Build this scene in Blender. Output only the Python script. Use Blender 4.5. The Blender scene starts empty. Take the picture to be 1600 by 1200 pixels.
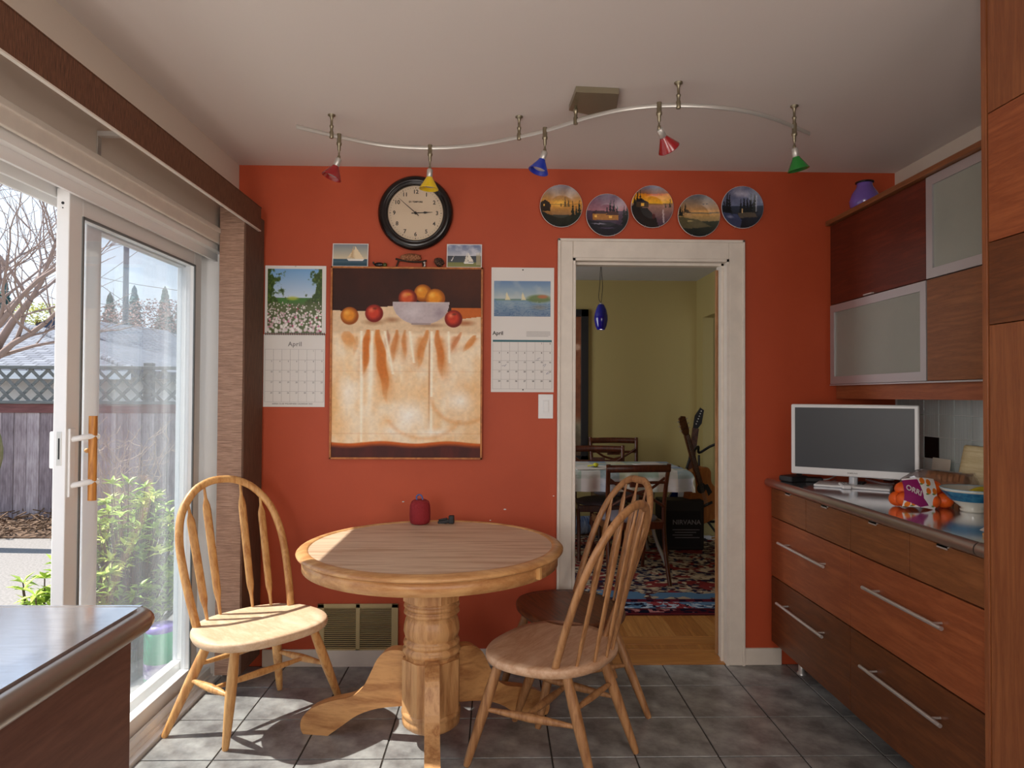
import bpy, bmesh, math, random
import numpy as np
from mathutils import Vector, Matrix
random.seed(7); RNG = np.random.RandomState(11)
PI = math.pi
sc = bpy.context.scene
C = sc.collection

# ------------------------------------------------------------------ camera
EYE = 1.310; FPX = 1067.0
yaw, pit, rol = math.radians(1.29), math.radians(0.97), 0.005
Fv = Vector((math.sin(yaw)*math.cos(pit), math.cos(yaw)*math.cos(pit), math.sin(pit)))
R0 = Vector((math.cos(yaw), -math.sin(yaw), 0)); U0 = R0.cross(Fv)
Rv = R0*math.cos(rol)+U0*math.sin(rol); Uv = U0*math.cos(rol)-R0*math.sin(rol)
cd = bpy.data.cameras.new('camera'); cam = bpy.data.objects.new('camera', cd); C.objects.link(cam)
cd.sensor_width = 36.0; cd.lens = FPX*36/1600; cd.clip_start = 0.02; cd.clip_end = 500
cam.matrix_world = Matrix(((Rv.x, Uv.x, -Fv.x, 0), (Rv.y, Uv.y, -Fv.y, 0), (Rv.z, Uv.z, -Fv.z, EYE), (0, 0, 0, 1)))
sc.camera = cam

# ------------------------------------------------------------------ light
sc.view_settings.view_transform = 'Standard'; sc.view_settings.look = 'None'
sc.view_settings.gamma = 1; sc.view_settings.use_curve_mapping = False
sc.view_settings.exposure = 0.0
w = bpy.data.worlds.new('sky'); sc.world = w; w.use_nodes = True
nt = w.node_tree; nt.nodes.clear()
def wn(t): return nt.nodes.new(t)
tc = wn('ShaderNodeTexCoord'); sx = wn('ShaderNodeSeparateXYZ'); rp = wn('ShaderNodeValToRGB')
rp.color_ramp.elements[0].position = 0.0; rp.color_ramp.elements[0].color = (0.86, 0.93, 1.0, 1)
rp.color_ramp.elements[1].position = 0.75; rp.color_ramp.elements[1].color = (0.42, 0.62, 0.92, 1)
bgn = wn('ShaderNodeBackground'); bgn.inputs['Strength'].default_value = 1.4; wo = wn('ShaderNodeOutputWorld')
nt.links.new(tc.outputs['Generated'], sx.inputs[0]); nt.links.new(sx.outputs['Z'], rp.inputs[0])
nt.links.new(rp.outputs[0], bgn.inputs['Color']); nt.links.new(bgn.outputs[0], wo.inputs[0])
def sun(direction, strength, angle, color):
    l = bpy.data.lights.new('sun', 'SUN'); l.energy = strength; l.angle = math.radians(angle); l.color = color
    o = bpy.data.objects.new('sun', l); C.objects.link(o)
    o.rotation_euler = Vector(direction).to_track_quat('-Z', 'Y').to_euler(); o.location = (-8, -3, 9)
sun((0.74, -0.09, -1.0), 11.0, 0.6, (1.0, 0.93, 0.82))
def area(name, loc, target, sx_, sy_, power, color):
    l = bpy.data.lights.new(name, 'AREA'); l.shape = 'RECTANGLE'; l.size = sx_; l.size_y = sy_; l.energy = power; l.color = color
    o = bpy.data.objects.new(name, l); C.objects.link(o); o.location = loc
    o.rotation_euler = (Vector(target)-Vector(loc)).to_track_quat('-Z', 'Y').to_euler()
area('kitchen_fill_light', (-1.15, -0.9, 1.35), (1.2, 2.2, 1.0), 1.6, 1.1, 62, (1.0, 0.95, 0.90))  # added fill lamp at left behind the camera; no window is modelled there
area('rear_fill_light', (1.5, -1.7, 1.6), (-1.1, 2.2, 1.9), 1.6, 1.2, 48, (1.0, 0.94, 0.88))  # unseen fill lamp, added at right to brighten the left wall and ceiling
area('dining_window_light', (-1.30, 4.9, 1.5), (1.5, 5.6, 1.2), 1.4, 1.3, 32, (0.95, 0.97, 1.0))

# ------------------------------------------------------------------ pixel -> point on a real plane
def ray(u, v): return Fv+Rv*((u-800)/FPX)+Uv*((600-v)/FPX)
O = Vector((0, 0, EYE))
def onY(u, v, Y): r = ray(u, v); return O+r*(Y/r.y)
def onX(u, v, X): r = ray(u, v); return O+r*(X/r.x)
def onZ(u, v, Z): r = ray(u, v); return O+r*((Z-EYE)/r.z)

# ------------------------------------------------------------------ materials
def lin(c): return tuple((x/12.92 if x <= 0.04045 else ((x+0.055)/1.055)**2.4) for x in c)
def s8(r, g, b): return lin((r/255, g/255, b/255))
MATS = {}
def mat(name, col, rough=0.6, metal=0.0, noise=0.0, nscale=8, stretch=(1, 1, 1), col2=None, bump=0.0, bscale=None, coat=0.0, trans=0.0, spec=None, sub=None):
    if name in MATS: return MATS[name]
    m = bpy.data.materials.new(name); m.use_nodes = True; n = m.node_tree; b = n.nodes['Principled BSDF']
    c = s8(*col); b.inputs['Base Color'].default_value = (*c, 1); b.inputs['Roughness'].default_value = rough; b.inputs['Metallic'].default_value = metal
    if spec is not None: b.inputs['Specular IOR Level'].default_value = spec
    if coat: b.inputs['Coat Weight'].default_value = coat; b.inputs['Coat Roughness'].default_value = 0.15
    if trans: b.inputs['Transmission Weight'].default_value = trans
    if col2 or noise or bump:
        t = n.nodes.new('ShaderNodeTexCoord'); mp = n.nodes.new('ShaderNodeMapping'); mp.inputs['Scale'].default_value = stretch
        n.links.new(t.outputs['Object'], mp.inputs[0])
        nz = n.nodes.new('ShaderNodeTexNoise'); nz.inputs['Scale'].default_value = nscale; nz.inputs['Detail'].default_value = 8; nz.inputs['Roughness'].default_value = 0.62
        n.links.new(mp.outputs[0], nz.inputs['Vector'])
        if col2 or noise:
            c2 = s8(*col2) if col2 else tuple(x*(1-noise) for x in c)
            r = n.nodes.new('ShaderNodeValToRGB'); r.color_ramp.elements[0].position = 0.36; r.color_ramp.elements[1].position = 0.66
            r.color_ramp.elements[0].color = (*c2, 1); r.color_ramp.elements[1].color = (*c, 1)
            n.links.new(nz.outputs['Fac'], r.inputs[0]); n.links.new(r.outputs[0], b.inputs['Base Color'])
        if bump:
            bp = n.nodes.new('ShaderNodeBump'); bp.inputs['Strength'].default_value = bump; bp.inputs['Distance'].default_value = 0.01
            if bscale:
                n2 = n.nodes.new('ShaderNodeTexNoise'); n2.inputs['Scale'].default_value = bscale; n2.inputs['Detail'].default_value = 6
                n.links.new(mp.outputs[0], n2.inputs['Vector']); n.links.new(n2.outputs['Fac'], bp.inputs['Height'])
            else: n.links.new(nz.outputs['Fac'], bp.inputs['Height'])
            n.links.new(bp.outputs[0], b.inputs['Normal'])
    MATS[name] = m; return m
def wood(name, light, dark, stretch, scale=6, rough=0.5, bump=0.05, coat=0.0, rings=2.5, spec=None):
    if name in MATS: return MATS[name]
    m = bpy.data.materials.new(name); m.use_nodes = True; n = m.node_tree; b = n.nodes['Principled BSDF']; L = n.links.new
    t = n.nodes.new('ShaderNodeTexCoord'); mp = n.nodes.new('ShaderNodeMapping'); mp.inputs['Scale'].default_value = stretch
    L(t.outputs['Object'], mp.inputs[0])
    a = n.nodes.new('ShaderNodeTexNoise'); a.inputs['Scale'].default_value = scale; a.inputs['Detail'].default_value = 4; a.inputs['Distortion'].default_value = 0.4
    f = n.nodes.new('ShaderNodeTexNoise'); f.inputs['Scale'].default_value = scale*9; f.inputs['Detail'].default_value = 6; f.inputs['Roughness'].default_value = .7
    L(mp.outputs[0], a.inputs['Vector']); L(mp.outputs[0], f.inputs['Vector'])
    mu = n.nodes.new('ShaderNodeMath'); mu.operation = 'MULTIPLY'; mu.inputs[1].default_value = rings*4; L(a.outputs['Fac'], mu.inputs[0])
    fr = n.nodes.new('ShaderNodeMath'); fr.operation = 'PINGPONG'; fr.inputs[1].default_value = 1.0; L(mu.outputs[0], fr.inputs[0])
    mx = n.nodes.new('ShaderNodeMath'); mx.operation = 'MULTIPLY_ADD'; mx.inputs[1].default_value = 0.45; L(fr.outputs[0], mx.inputs[0])
    m3 = n.nodes.new('ShaderNodeMath'); m3.operation = 'MULTIPLY'; m3.inputs[1].default_value = 0.62; L(f.outputs['Fac'], m3.inputs[0]); L(m3.outputs[0], mx.inputs[2])
    r = n.nodes.new('ShaderNodeValToRGB'); r.color_ramp.elements[0].position = 0.22; r.color_ramp.elements[1].position = 0.72
    r.color_ramp.elements[0].color = (*s8(*dark), 1); r.color_ramp.elements[1].color = (*s8(*light), 1)
    L(mx.outputs[0], r.inputs[0]); L(r.outputs[0], b.inputs['Base Color'])
    b.inputs['Roughness'].default_value = rough
    if spec is not None: b.inputs['Specular IOR Level'].default_value = spec
    if coat: b.inputs['Coat Weight'].default_value = coat; b.inputs['Coat Roughness'].default_value = 0.2
    bp = n.nodes.new('ShaderNodeBump'); bp.inputs['Strength'].default_value = bump; bp.inputs['Distance'].default_value = 0.004
    L(mx.outputs[0], bp.inputs['Height']); L(bp.outputs[0], b.inputs['Normal'])
    MATS[name] = m; return m
def vcmat(name, rough=0.6, spec=0.3, bump=0):
    if name in MATS: return MATS[name]
    m = bpy.data.materials.new(name); m.use_nodes = True; n = m.node_tree; b = n.nodes['Principled BSDF']
    a = n.nodes.new('ShaderNodeVertexColor'); a.layer_name = 'Col'; n.links.new(a.outputs[0], b.inputs['Base Color'])
    b.inputs['Roughness'].default_value = rough; b.inputs['Specular IOR Level'].default_value = spec
    MATS[name] = m; return m
def thin_glass(name, tint, haze=0.04, hazecol=(0.8, 0.85, 0.9), refl=1.0, rough=0.0):
    m = bpy.data.materials.new(name); m.use_nodes = True; n = m.node_tree; n.nodes.clear(); L = n.links.new
    tr = n.nodes.new('ShaderNodeBsdfTransparent'); tr.inputs[0].default_value = (*tint, 1)
    gl = n.nodes.new('ShaderNodeBsdfGlossy'); gl.inputs['Roughness'].default_value = rough
    df = n.nodes.new('ShaderNodeBsdfTranslucent'); df.inputs[0].default_value = (*hazecol, 1)
    lw = n.nodes.new('ShaderNodeLayerWeight'); pw = n.nodes.new('ShaderNodeMath'); pw.operation = 'POWER'; pw.inputs[1].default_value = 4.0; L(lw.outputs['Facing'], pw.inputs[0])
    k = n.nodes.new('ShaderNodeMath'); k.operation = 'MULTIPLY_ADD'; k.inputs[1].default_value = .9*refl; k.inputs[2].default_value = .04*refl; L(pw.outputs[0], k.inputs[0])
    t = n.nodes.new('ShaderNodeTexCoord'); mp = n.nodes.new('ShaderNodeMapping'); mp.inputs['Scale'].default_value = (1, 9, 1.1); L(t.outputs['Object'], mp.inputs[0])
    nz = n.nodes.new('ShaderNodeTexNoise'); nz.inputs['Scale'].default_value = 1.6; nz.inputs['Detail'].default_value = 5; L(mp.outputs[0], nz.inputs['Vector'])
    h = n.nodes.new('ShaderNodeMath'); h.operation = 'MULTIPLY'; h.inputs[1].default_value = haze*2; L(nz.outputs['Fac'], h.inputs[0])
    m1 = n.nodes.new('ShaderNodeMixShader'); m2 = n.nodes.new('ShaderNodeMixShader'); o = n.nodes.new('ShaderNodeOutputMaterial')
    L(h.outputs[0], m1.inputs[0]); L(tr.outputs[0], m1.inputs[1]); L(df.outputs[0], m1.inputs[2])
    L(k.outputs[0], m2.inputs[0]); L(m1.outputs[0], m2.inputs[1]); L(gl.outputs[0], m2.inputs[2]); L(m2.outputs[0], o.inputs[0])
    MATS[name] = m; return m

M_red = mat('red_wall_paint', (184, 74, 36), 0.6, col2=(177, 69, 32), nscale=2.5, bump=0.03, bscale=180)
M_ceil = mat('ceiling_paint', (224, 215, 209), 0.8, bump=0.02, bscale=120)
M_lwall = mat('off_white_wall_paint', (215, 202, 188), 0.7, bump=0.02, bscale=150)
M_trim = mat('white_trim_paint', (226, 216, 204), 0.45, noise=0.08, nscale=14)
M_vinyl = mat('white_vinyl', (236, 234, 232), 0.35)
M_olive = mat('olive_wall_paint', (176, 160, 104), 0.7, bump=0.02, bscale=120)
M_tile = mat('slate_grey_floor_tile', (170, 169, 166), 0.30, col2=(104, 101, 100), nscale=7, bump=0.06, bscale=22)
M_grout = mat('dark_floor_grout', (62, 58, 54), 0.9)
M_oak = wood('honey_oak', (214, 164, 104), (176, 116, 62), (14, 14, 1.2), 3.0, 0.42, rings=1.4)
M_oakh = wood('honey_oak_flat_grain', (216, 170, 114), (176, 118, 66), (1.3, 12, 12), 3.2, 0.42, rings=1.6)
M_oakworn = wood('worn_oak_seat', (218, 184, 154), (182, 138, 104), (2.0, 9, 8), 1.8, 0.45, rings=1.0)
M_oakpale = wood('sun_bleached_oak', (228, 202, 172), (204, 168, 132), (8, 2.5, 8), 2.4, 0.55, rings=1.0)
M_oakbrown = wood('dull_brown_oak', (176, 128, 84), (132, 86, 50), (12, 12, 1.4), 3.0, 0.45, rings=1.4)
M_walnut = wood('dark_stained_seat', (112, 66, 38), (62, 32, 18), (1.6, 18, 10), 3.0, 0.35, rings=1.6)
M_top = wood('worn_oak_tabletop', (214, 186, 158), (176, 136, 104), (1.0, 12, 8), 1.7, 0.42, rings=1.5)
M_topedge = wood('varnished_oak_edge', (208, 158, 104), (172, 116, 68), (2, 8, 12), 2.2, 0.38, rings=1.2)
M_ped = wood('oak_pedestal', (206, 156, 104), (160, 106, 62), (10, 10, 1.3), 2.0, 0.4, rings=1.6)
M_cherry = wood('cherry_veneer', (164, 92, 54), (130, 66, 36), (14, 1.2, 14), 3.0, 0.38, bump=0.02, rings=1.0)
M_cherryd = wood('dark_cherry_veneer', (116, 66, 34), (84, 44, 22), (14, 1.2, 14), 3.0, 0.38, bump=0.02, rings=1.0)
M_cherryb = wood('brown_cherry_veneer', (146, 90, 52), (112, 66, 36), (14, 1.2, 14), 3.0, 0.38, bump=0.02, rings=1.0)
M_cherryr = wood('red_cherry_veneer', (104, 40, 22), (72, 24, 12), (14, 1.2, 14), 3.0, 0.34, bump=0.02, rings=1.0)
M_cherryv = wood('vertical_cherry_veneer', (152, 92, 54), (120, 66, 38), (14, 14, 1.0), 3.0, 0.4, bump=0.02, rings=1.0)
M_steel = mat('brushed_steel', (214, 212, 210), 0.34, 0.75)
M_nickel = mat('tarnished_nickel', (148, 138, 116), 0.38, 0.85)
M_silver = mat('satin_silver', (204, 200, 194), 0.38, 0.6)
M_stainless = mat('stainless_worktop', (232, 234, 240), 0.13, 0.95, col2=(220, 222, 230), nscale=4, stretch=(3, 30, 3))
M_stainedge = mat('stainless_edge', (176, 164, 154), 0.3, 0.9)
M_blackgl = mat('dark_clock_plastic', (26, 20, 20), 0.22)
M_black = mat('matt_black', (20, 20, 22), 0.55)
M_white = mat('white_plastic', (226, 226, 226), 0.3)
M_paper = mat('white_paper', (226, 222, 218), 0.7)
M_ink = mat('dark_print', (52, 48, 48), 0.8)
M_greyink = mat('grey_print', (140, 136, 136), 0.8)
M_blind = mat('woven_blind_fabric', (182, 146, 124), .85, col2=(122, 92, 76), nscale=10, stretch=(2, 2, 60), bump=0.2)
M_blindd = mat('woven_blind_edge', (122, 88, 68), .85, col2=(72, 50, 38), nscale=10, stretch=(60, 60, 1.5), bump=0.2)
M_valance = mat('woven_valance_fabric', (128, 84, 58), 0.8, col2=(78, 46, 30), nscale=10, stretch=(40, 40, 2.5), bump=0.15)
M_brass = mat('antique_brass_paint', (186, 166, 120), 0.45, 0.15)
M_pic = vcmat('printed_picture'); M_gloss = vcmat('glazed_picture', 0.28, 0.5)
M_dwood = wood('mahogany', (104, 52, 28), (58, 26, 14), (10, 10, 2), 3, 0.3, rings=1)
M_floorw = wood('golden_oak_floor', (204, 148, 84), (168, 112, 56), (14, 1.2, 10), 2.2, 0.35, rings=1.0)
M_floorw2 = wood('amber_oak_floor', (188, 128, 66), (150, 94, 44), (14, 1.2, 10), 2.2, 0.35, rings=1.0)
M_floorx = wood('oak_floor_strip', (196, 138, 74), (160, 102, 50), (1.2, 14, 10), 2.2, 0.35, rings=1.0)
M_glass = thin_glass('door_glass', (0.97, 0.985, 0.995), 0.035, refl=0.9)

# ------------------------------------------------------------------ mesh building
class MB:
    def __init__(s): s.v = []; s.f = []; s.sm = []
    def add(s, vs, fs, smooth=False, M=None):
        k = len(s.v)
        for p in vs:
            p = Vector(p); s.v.append(tuple(M @ p) if M is not None else tuple(p))
        for f in fs: s.f.append(tuple(i+k for i in f)); s.sm.append(smooth)
        return s
    def box(s, x0, x1, y0, y1, z0, z1, M=None, b=0.0):
        if b <= 0:
            vs = [(x, y, z) for x in (x0, x1) for y in (y0, y1) for z in (z0, z1)]
            return s.add(vs, [(0, 1, 3, 2), (4, 6, 7, 5), (0, 4, 5, 1), (2, 3, 7, 6), (0, 2, 6, 4), (1, 5, 7, 3)], False, M)
        bm = bmesh.new(); bmesh.ops.create_cube(bm, size=1.0)
        for v in bm.verts: v.co = Vector(((x0+x1)/2+v.co.x*(x1-x0), (y0+y1)/2+v.co.y*(y1-y0), (z0+z1)/2+v.co.z*(z1-z0)))
        bmesh.ops.bevel(bm, geom=bm.edges[:], offset=min(b, abs(x1-x0)*.45, abs(y1-y0)*.45, abs(z1-z0)*.45), segments=2, affect='EDGES', profile=0.5)
        bm.verts.index_update(); s.add([v.co for v in bm.verts], [[v.index for v in f.verts] for f in bm.faces], False, M); bm.free(); return s
    def tube(s, pts, rads, seg=10, M=None, cap=True, flat=1.0, up=None, smooth=True):
        pts = [Vector(p) for p in pts]; n = len(pts)
        if not hasattr(rads, '__len__'): rads = [rads]*n
        rings = []; prev = None
        for i, p in enumerate(pts):
            t = (pts[min(i+1, n-1)]-pts[max(i-1, 0)]).normalized()
            if up is not None: a = Vector(up)
            elif prev is not None: a = prev
            else: a = Vector((0, 0, 1)) if abs(t.z) < .9 else Vector((1, 0, 0))
            x = (a-t*a.dot(t)).normalized(); y = t.cross(x); prev = x
            rr = rads[i]; ra, rb = (rr if hasattr(rr, '__len__') else (rr*flat, rr))
            rings.append([p+x*math.cos(2*PI*k/seg)*ra+y*math.sin(2*PI*k/seg)*rb for k in range(seg)])
        vs = [q for r in rings for q in r]; fs = []
        for i in range(n-1):
            for k in range(seg):
                a = i*seg+k; b = i*seg+(k+1) % seg; fs.append((a, b, b+seg, a+seg))
        s.add(vs, fs, smooth, M)
        if cap: s.add([*rings[0]], [tuple(range(seg))[::-1]], False, M); s.add([*rings[-1]], [tuple(range(seg))], False, M)
        return s
    def lathe(s, prof, seg=32, M=None, smooth=True, cap=True):
        vs = [(r*math.cos(2*PI*k/seg), r*math.sin(2*PI*k/seg), z) for r, z in prof for k in range(seg)]; fs = []
        for i in range(len(prof)-1):
            for k in range(seg):
                a = i*seg+k; b = i*seg+(k+1) % seg; fs.append((a, b, b+seg, a+seg))
        s.add(vs, fs, smooth, M)
        if cap:
            if prof[0][0] > 1e-4: s.add(vs[:seg], [tuple(range(seg))[::-1]], False, M)
            if prof[-1][0] > 1e-4: s.add(vs[-seg:], [tuple(range(seg))], False, M)
        return s
    def prism(s, poly, h0, h1, M=None, smooth=False, inset=0.0):
        n = len(poly); area_ = sum(poly[i][0]*poly[(i+1) % n][1]-poly[(i+1) % n][0]*poly[i][1] for i in range(n))
        if area_ < 0: poly = poly[::-1]
        vs = [(x, y, h0) for x, y in poly]+[(x, y, h1) for x, y in poly]
        s.add(vs, [(i, (i+1) % n, n+(i+1) % n, n+i) for i in range(n)], smooth, M)
        s.add(vs, [tuple(range(n))[::-1], tuple(range(n, 2*n))], False, M); return s
    def ball(s, c, r, sc_=(1, 1, 1), seg=14, rg=8, M=None):
        prof = [(max(1e-5, math.sin(PI*i/rg)), -math.cos(PI*i/rg)) for i in range(rg+1)]
        T = Matrix.Translation(Vector(c)) @ Matrix.Diagonal((r*sc_[0], r*sc_[1], r*sc_[2], 1))
        if M is not None: T = M @ T
        return s.lathe(prof, seg, T, cap=False)
    def build(s, name, m, parent=None):
        me = bpy.data.meshes.new(name); me.from_pydata(s.v, [], s.f); me.update()
        me.polygons.foreach_set('use_smooth', s.sm); me.materials.append(m)
        o = bpy.data.objects.new(name, me); C.objects.link(o)
        if parent is not None: o.parent = parent
        return o
def tag(o, label=None, cat=None, group=None, kind=None):
    if label: o['label'] = label
    if cat: o['category'] = cat
    if group: o['group'] = group
    if kind: o['kind'] = kind
    return o
def thing(name, label, cat, loc=(0, 0, 0), rz=0, group=None):
    o = bpy.data.objects.new(name, None); C.objects.link(o); o.location = loc; o.rotation_euler = (0, 0, rz); o.empty_display_size = .05
    return tag(o, label, cat, group)
def struct(mb, name, m, parent=None):
    o = mb.build(name, m, parent)
    if parent is None: o['kind'] = 'structure'
    return o
def catmull(P, n=8):
    P = [Vector(p) for p in P]; out = []
    for i in range(len(P)-1):
        a = P[max(i-1, 0)]; b = P[i]; c = P[i+1]; d = P[min(i+2, len(P)-1)]
        for k in range(n):
            t = k/n; out.append(0.5*((2*b)+(c-a)*t+(2*a-5*b+4*c-d)*t*t+(3*b-a-3*c+d)*t**3))
    out.append(P[-1]); return out
def T(x, y, z): return Matrix.Translation((x, y, z))
def RX(a): return Matrix.Rotation(a, 4, 'X')
def RY(a): return Matrix.Rotation(a, 4, 'Y')
def RZ(a): return Matrix.Rotation(a, 4, 'Z')
def text(s, name, size, M, m, parent, align='CENTER', extr=0.0002, space=1.0):
    cu = bpy.data.curves.new(name, 'FONT'); cu.body = s; cu.size = size; cu.align_x = align; cu.align_y = 'CENTER'; cu.extrude = extr; cu.space_character = space
    cu.materials.append(m); cu.resolution_u = 3; cu.offset = size*.022
    o = bpy.data.objects.new(name, cu); C.objects.link(o); o.matrix_world = M
    if parent is not None: o.parent = parent; o.matrix_parent_inverse = parent.matrix_basis.inverted()
    TEXTS.append((o, M, m, parent, name)); return o
def bake_texts():
    bpy.context.view_layer.update(); dg = bpy.context.evaluated_depsgraph_get(); groups = {}
    for o, M, m, parent, name in TEXTS:
        me = o.evaluated_get(dg).to_mesh(); k = (parent.name, name) if name == 'date_number' else (o.name,)
        g_ = groups.setdefault(k, (MB(), m, parent, name)); L_ = (parent.matrix_basis.inverted() @ M)
        g_[0].add([v.co for v in me.vertices], [list(p.vertices) for p in me.polygons], False, L_); o.to_mesh_clear()
    for o, *_ in TEXTS: bpy.data.objects.remove(o)
    for mb, m, parent, name in groups.values(): mb.build('date_numbers' if name == 'date_number' else name, m, parent)
def wallM(x, y, z): return T(x, y, z) @ RX(PI/2)        # text plane facing -Y

TEXTS = []
# ---- painter: little numpy pictures turned into flat printed grids
class Pic:
    def __init__(s, w, h, col=(1, 1, 1)):
        s.w, s.h = w, h; s.a = np.ones((h, w, 3))*np.array(col)/255.
        s.y, s.x = np.mgrid[0:h, 0:w]; s.x = (s.x+.5)/w; s.y = (s.y+.5)/h
    def blend(s, m, c): m = np.clip(m, 0, 1)[..., None]; s.a = s.a*(1-m)+np.array(c)/255.*m
    def rect(s, x0, x1, y0, y1, c, al=1, soft=0): 
        if soft: m = np.clip((s.x-x0)/soft, 0, 1)*np.clip((x1-s.x)/soft, 0, 1)*np.clip((s.y-y0)/soft, 0, 1)*np.clip((y1-s.y)/soft, 0, 1)
        else: m = ((s.x >= x0)&(s.x <= x1)&(s.y >= y0)&(s.y <= y1)).astype(float)
        s.blend(m*al, c)
    def ell(s, cx, cy, rx, ry, c, al=1, soft=.08):
        d = np.sqrt(((s.x-cx)/rx)**2+((s.y-cy)/ry)**2); s.blend(np.clip((1-d)/soft, 0, 1)*al, c)
    def poly(s, P, c, al=1):
        ins = np.zeros(s.x.shape, bool); n = len(P)
        for i in range(n):
            x1, y1 = P[i]; x2, y2 = P[(i+1) % n]
            if y1 == y2: continue
            cnd = ((y1 > s.y) != (y2 > s.y))&(s.x < (x2-x1)*(s.y-y1)/(y2-y1)+x1); ins ^= cnd
        s.blend(ins.astype(float)*al, c)
    def ramp(s, y0, y1, c0, c1):
        t = np.clip((s.y-y0)/(y1-y0), 0, 1); m = ((s.y >= y0)&(s.y <= y1))[..., None]
        col = (np.array(c0)*(1-t[..., None])+np.array(c1)*t[..., None])/255.; s.a = np.where(m, col, s.a)
    def noise(s, fx, fy, seed=0, oct=3):
        r = np.random.RandomState(seed); out = np.zeros(s.x.shape); amp = 1; tot = 0
        for o in range(oct):
            gx, gy = max(2, int(fx*2**o)), max(2, int(fy*2**o)); g = r.rand(gy+2, gx+2)
            X = s.x*gx; Y = s.y*gy; i = X.astype(int); j = Y.astype(int); u = X-i; v = Y-j; u = u*u*(3-2*u); v = v*v*(3-2*v)
            out += amp*(g[j, i]*(1-u)*(1-v)+g[j, i+1]*u*(1-v)+g[j+1, i]*(1-u)*v+g[j+1, i+1]*u*v); tot += amp; amp *= .5
        return out/tot
    def mottle(s, k, fx=30, fy=30, seed=0): s.a = np.clip(s.a*(1+k*(s.noise(fx, fy, seed)-.5)[..., None]*2), 0, 1)
def picmesh(name, pic, fn, m, parent):
    """fn(u,v) arrays 0..1 (v down) -> xyz arrays"""
    h, w = pic.h, pic.w
    v, u = np.mgrid[0:h+1, 0:w+1]; X, Y, Z = fn(u/w, v/h)
    co = np.stack([X, Y, Z], -1).reshape(-1, 3)
    i = np.arange(h)[:, None]*(w+1)+np.arange(w)[None, :]
    F = np.stack([i+w+1, i+w+2, i+1, i], -1).reshape(-1, 4)
    me = bpy.data.meshes.new(name); me.vertices.add(len(co)); me.vertices.foreach_set('co', co.ravel())
    me.loops.add(F.size); me.loops.foreach_set('vertex_index', F.ravel().astype(np.int32))
    me.polygons.add(len(F)); me.polygons.foreach_set('loop_start', np.arange(0, F.size, 4, dtype=np.int32))
    me.update(calc_edges=True); me.validate()
    a = pic.a; l = np.where(a <= .04045, a/12.92, ((a+.055)/1.055)**2.4).reshape(-1, 3)
    at = me.color_attributes.new('Col', 'FLOAT_COLOR', 'CORNER')
    col = np.ones((len(F), 4, 4), np.float32); col[:, :, :3] = l[:, None, :]; at.data.foreach_set('color', col.ravel())
    me.materials.append(m); o = bpy.data.objects.new(name, me); C.objects.link(o)
    if parent is not None: o.parent = parent
    return o
def flatwall(x0, x1, z0, z1, Y): return lambda u, v: (x0+(x1-x0)*u, np.full(u.shape, Y), z1+(z0-z1)*v)

# ================================================================== SETTING
CEIL = 2.427; WY = 3.34; LX = -1.26; RX_ = 1.977
SY0, SY1 = 1.05, 3.24          # sliding door opening along Y
# floor
fl = struct(MB().box(-1.27, RX_, -2.5, WY, -0.05, -0.004), 'floor', M_grout)
pit_ = 0.3045; rt = random.Random(3)
tm = {}
for i in range(-1, 10):
    for j in range(-5, 11):
        x0 = -1.01+pit_*i; y1 = 3.10-pit_*(j-1)
        y0 = y1-pit_; xa, xb = max(x0, -1.27), min(x0+pit_, RX_); ya, yb = max(y0, 0.3), min(y1, WY)
        if xb-xa < .02 or yb-ya < .02: continue
        k = (round(xb-xa, 3), round(yb-ya, 3)); g = .0028
        if k not in tm:
            o = MB().box(g, k[0]-g, g, k[1]-g, -.004, 0.0, b=.0015).build('tile', M_tile, fl); tm[k] = o.data
        else: o = bpy.data.objects.new('tile', tm[k]); C.objects.link(o); o.parent = fl
        o.location = (xa, ya, -rt.random()*.0006)
# walls
DX0, DX1, DZ = .371, 1.14, 1.985
bw = MB().box(-1.46, DX0, WY, WY+.12, 0, CEIL).box(DX1, RX_+.1, WY, WY+.12, 0, CEIL).box(DX0, DX1, WY, WY+.12, DZ, CEIL)
struct(bw, 'wall_back', M_red)
lw_ = MB().box(-1.46, LX, -2.5, SY0, 0, CEIL).box(-1.46, LX, SY0, SY1, 2.0, CEIL).box(-1.46, LX, SY1, WY, 0, CEIL)
struct(lw_, 'wall_left', M_lwall)
wr = struct(MB().box(RX_, RX_+.1, -2.5, WY, 0, CEIL), 'wall_right', M_lwall)
struct(MB().box(-1.46, RX_+.1, -2.6, -2.5, 0, CEIL), 'wall_front', M_lwall)
struct(MB().box(-1.46, RX_+.1, -2.6, WY, CEIL, CEIL+.1), 'ceiling', M_ceil)
# back splash tiles on the right wall
tl = mat('pale_glass_tile', (196, 204, 200), 0.12, col2=(180, 190, 188), nscale=5, stretch=(1, 30, 1))
tg = mat('olive_accent_tile', (74, 78, 30), 0.15); tk = mat('black_accent_tile', (22, 22, 22), 0.15); tr_ = mat('dark_red_accent_tile', (84, 20, 16), 0.2)
struct(MB().box(RX_-.002, RX_, 1.7, WY, .9, 1.32), 'trim_1', mat('pale_tile_grout', (214, 216, 212), .8))
bs = bpy.data.objects['trim_1']
for i in range(15):
    for j in range(4):
        y = 1.74+i*.105; z = .935+j*.1
        m = tl
        if (i, j) in ((3, 3),): m = tg
        if (i, j) in ((8, 2), (12, 1)): m = tk
        if (i, j) in ((4, 0), (5, 0), (7, 0)): m = tr_
        if m is tg: MB().box(RX_-.008, RX_-.001, y, y+.10, z+.03, z+.065, b=.001).build('tile', m, bs); continue
        MB().box(RX_-.008, RX_-.001, y+.002, y+.103, z, z+.097, b=.0015).build('tile', m, bs)
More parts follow.
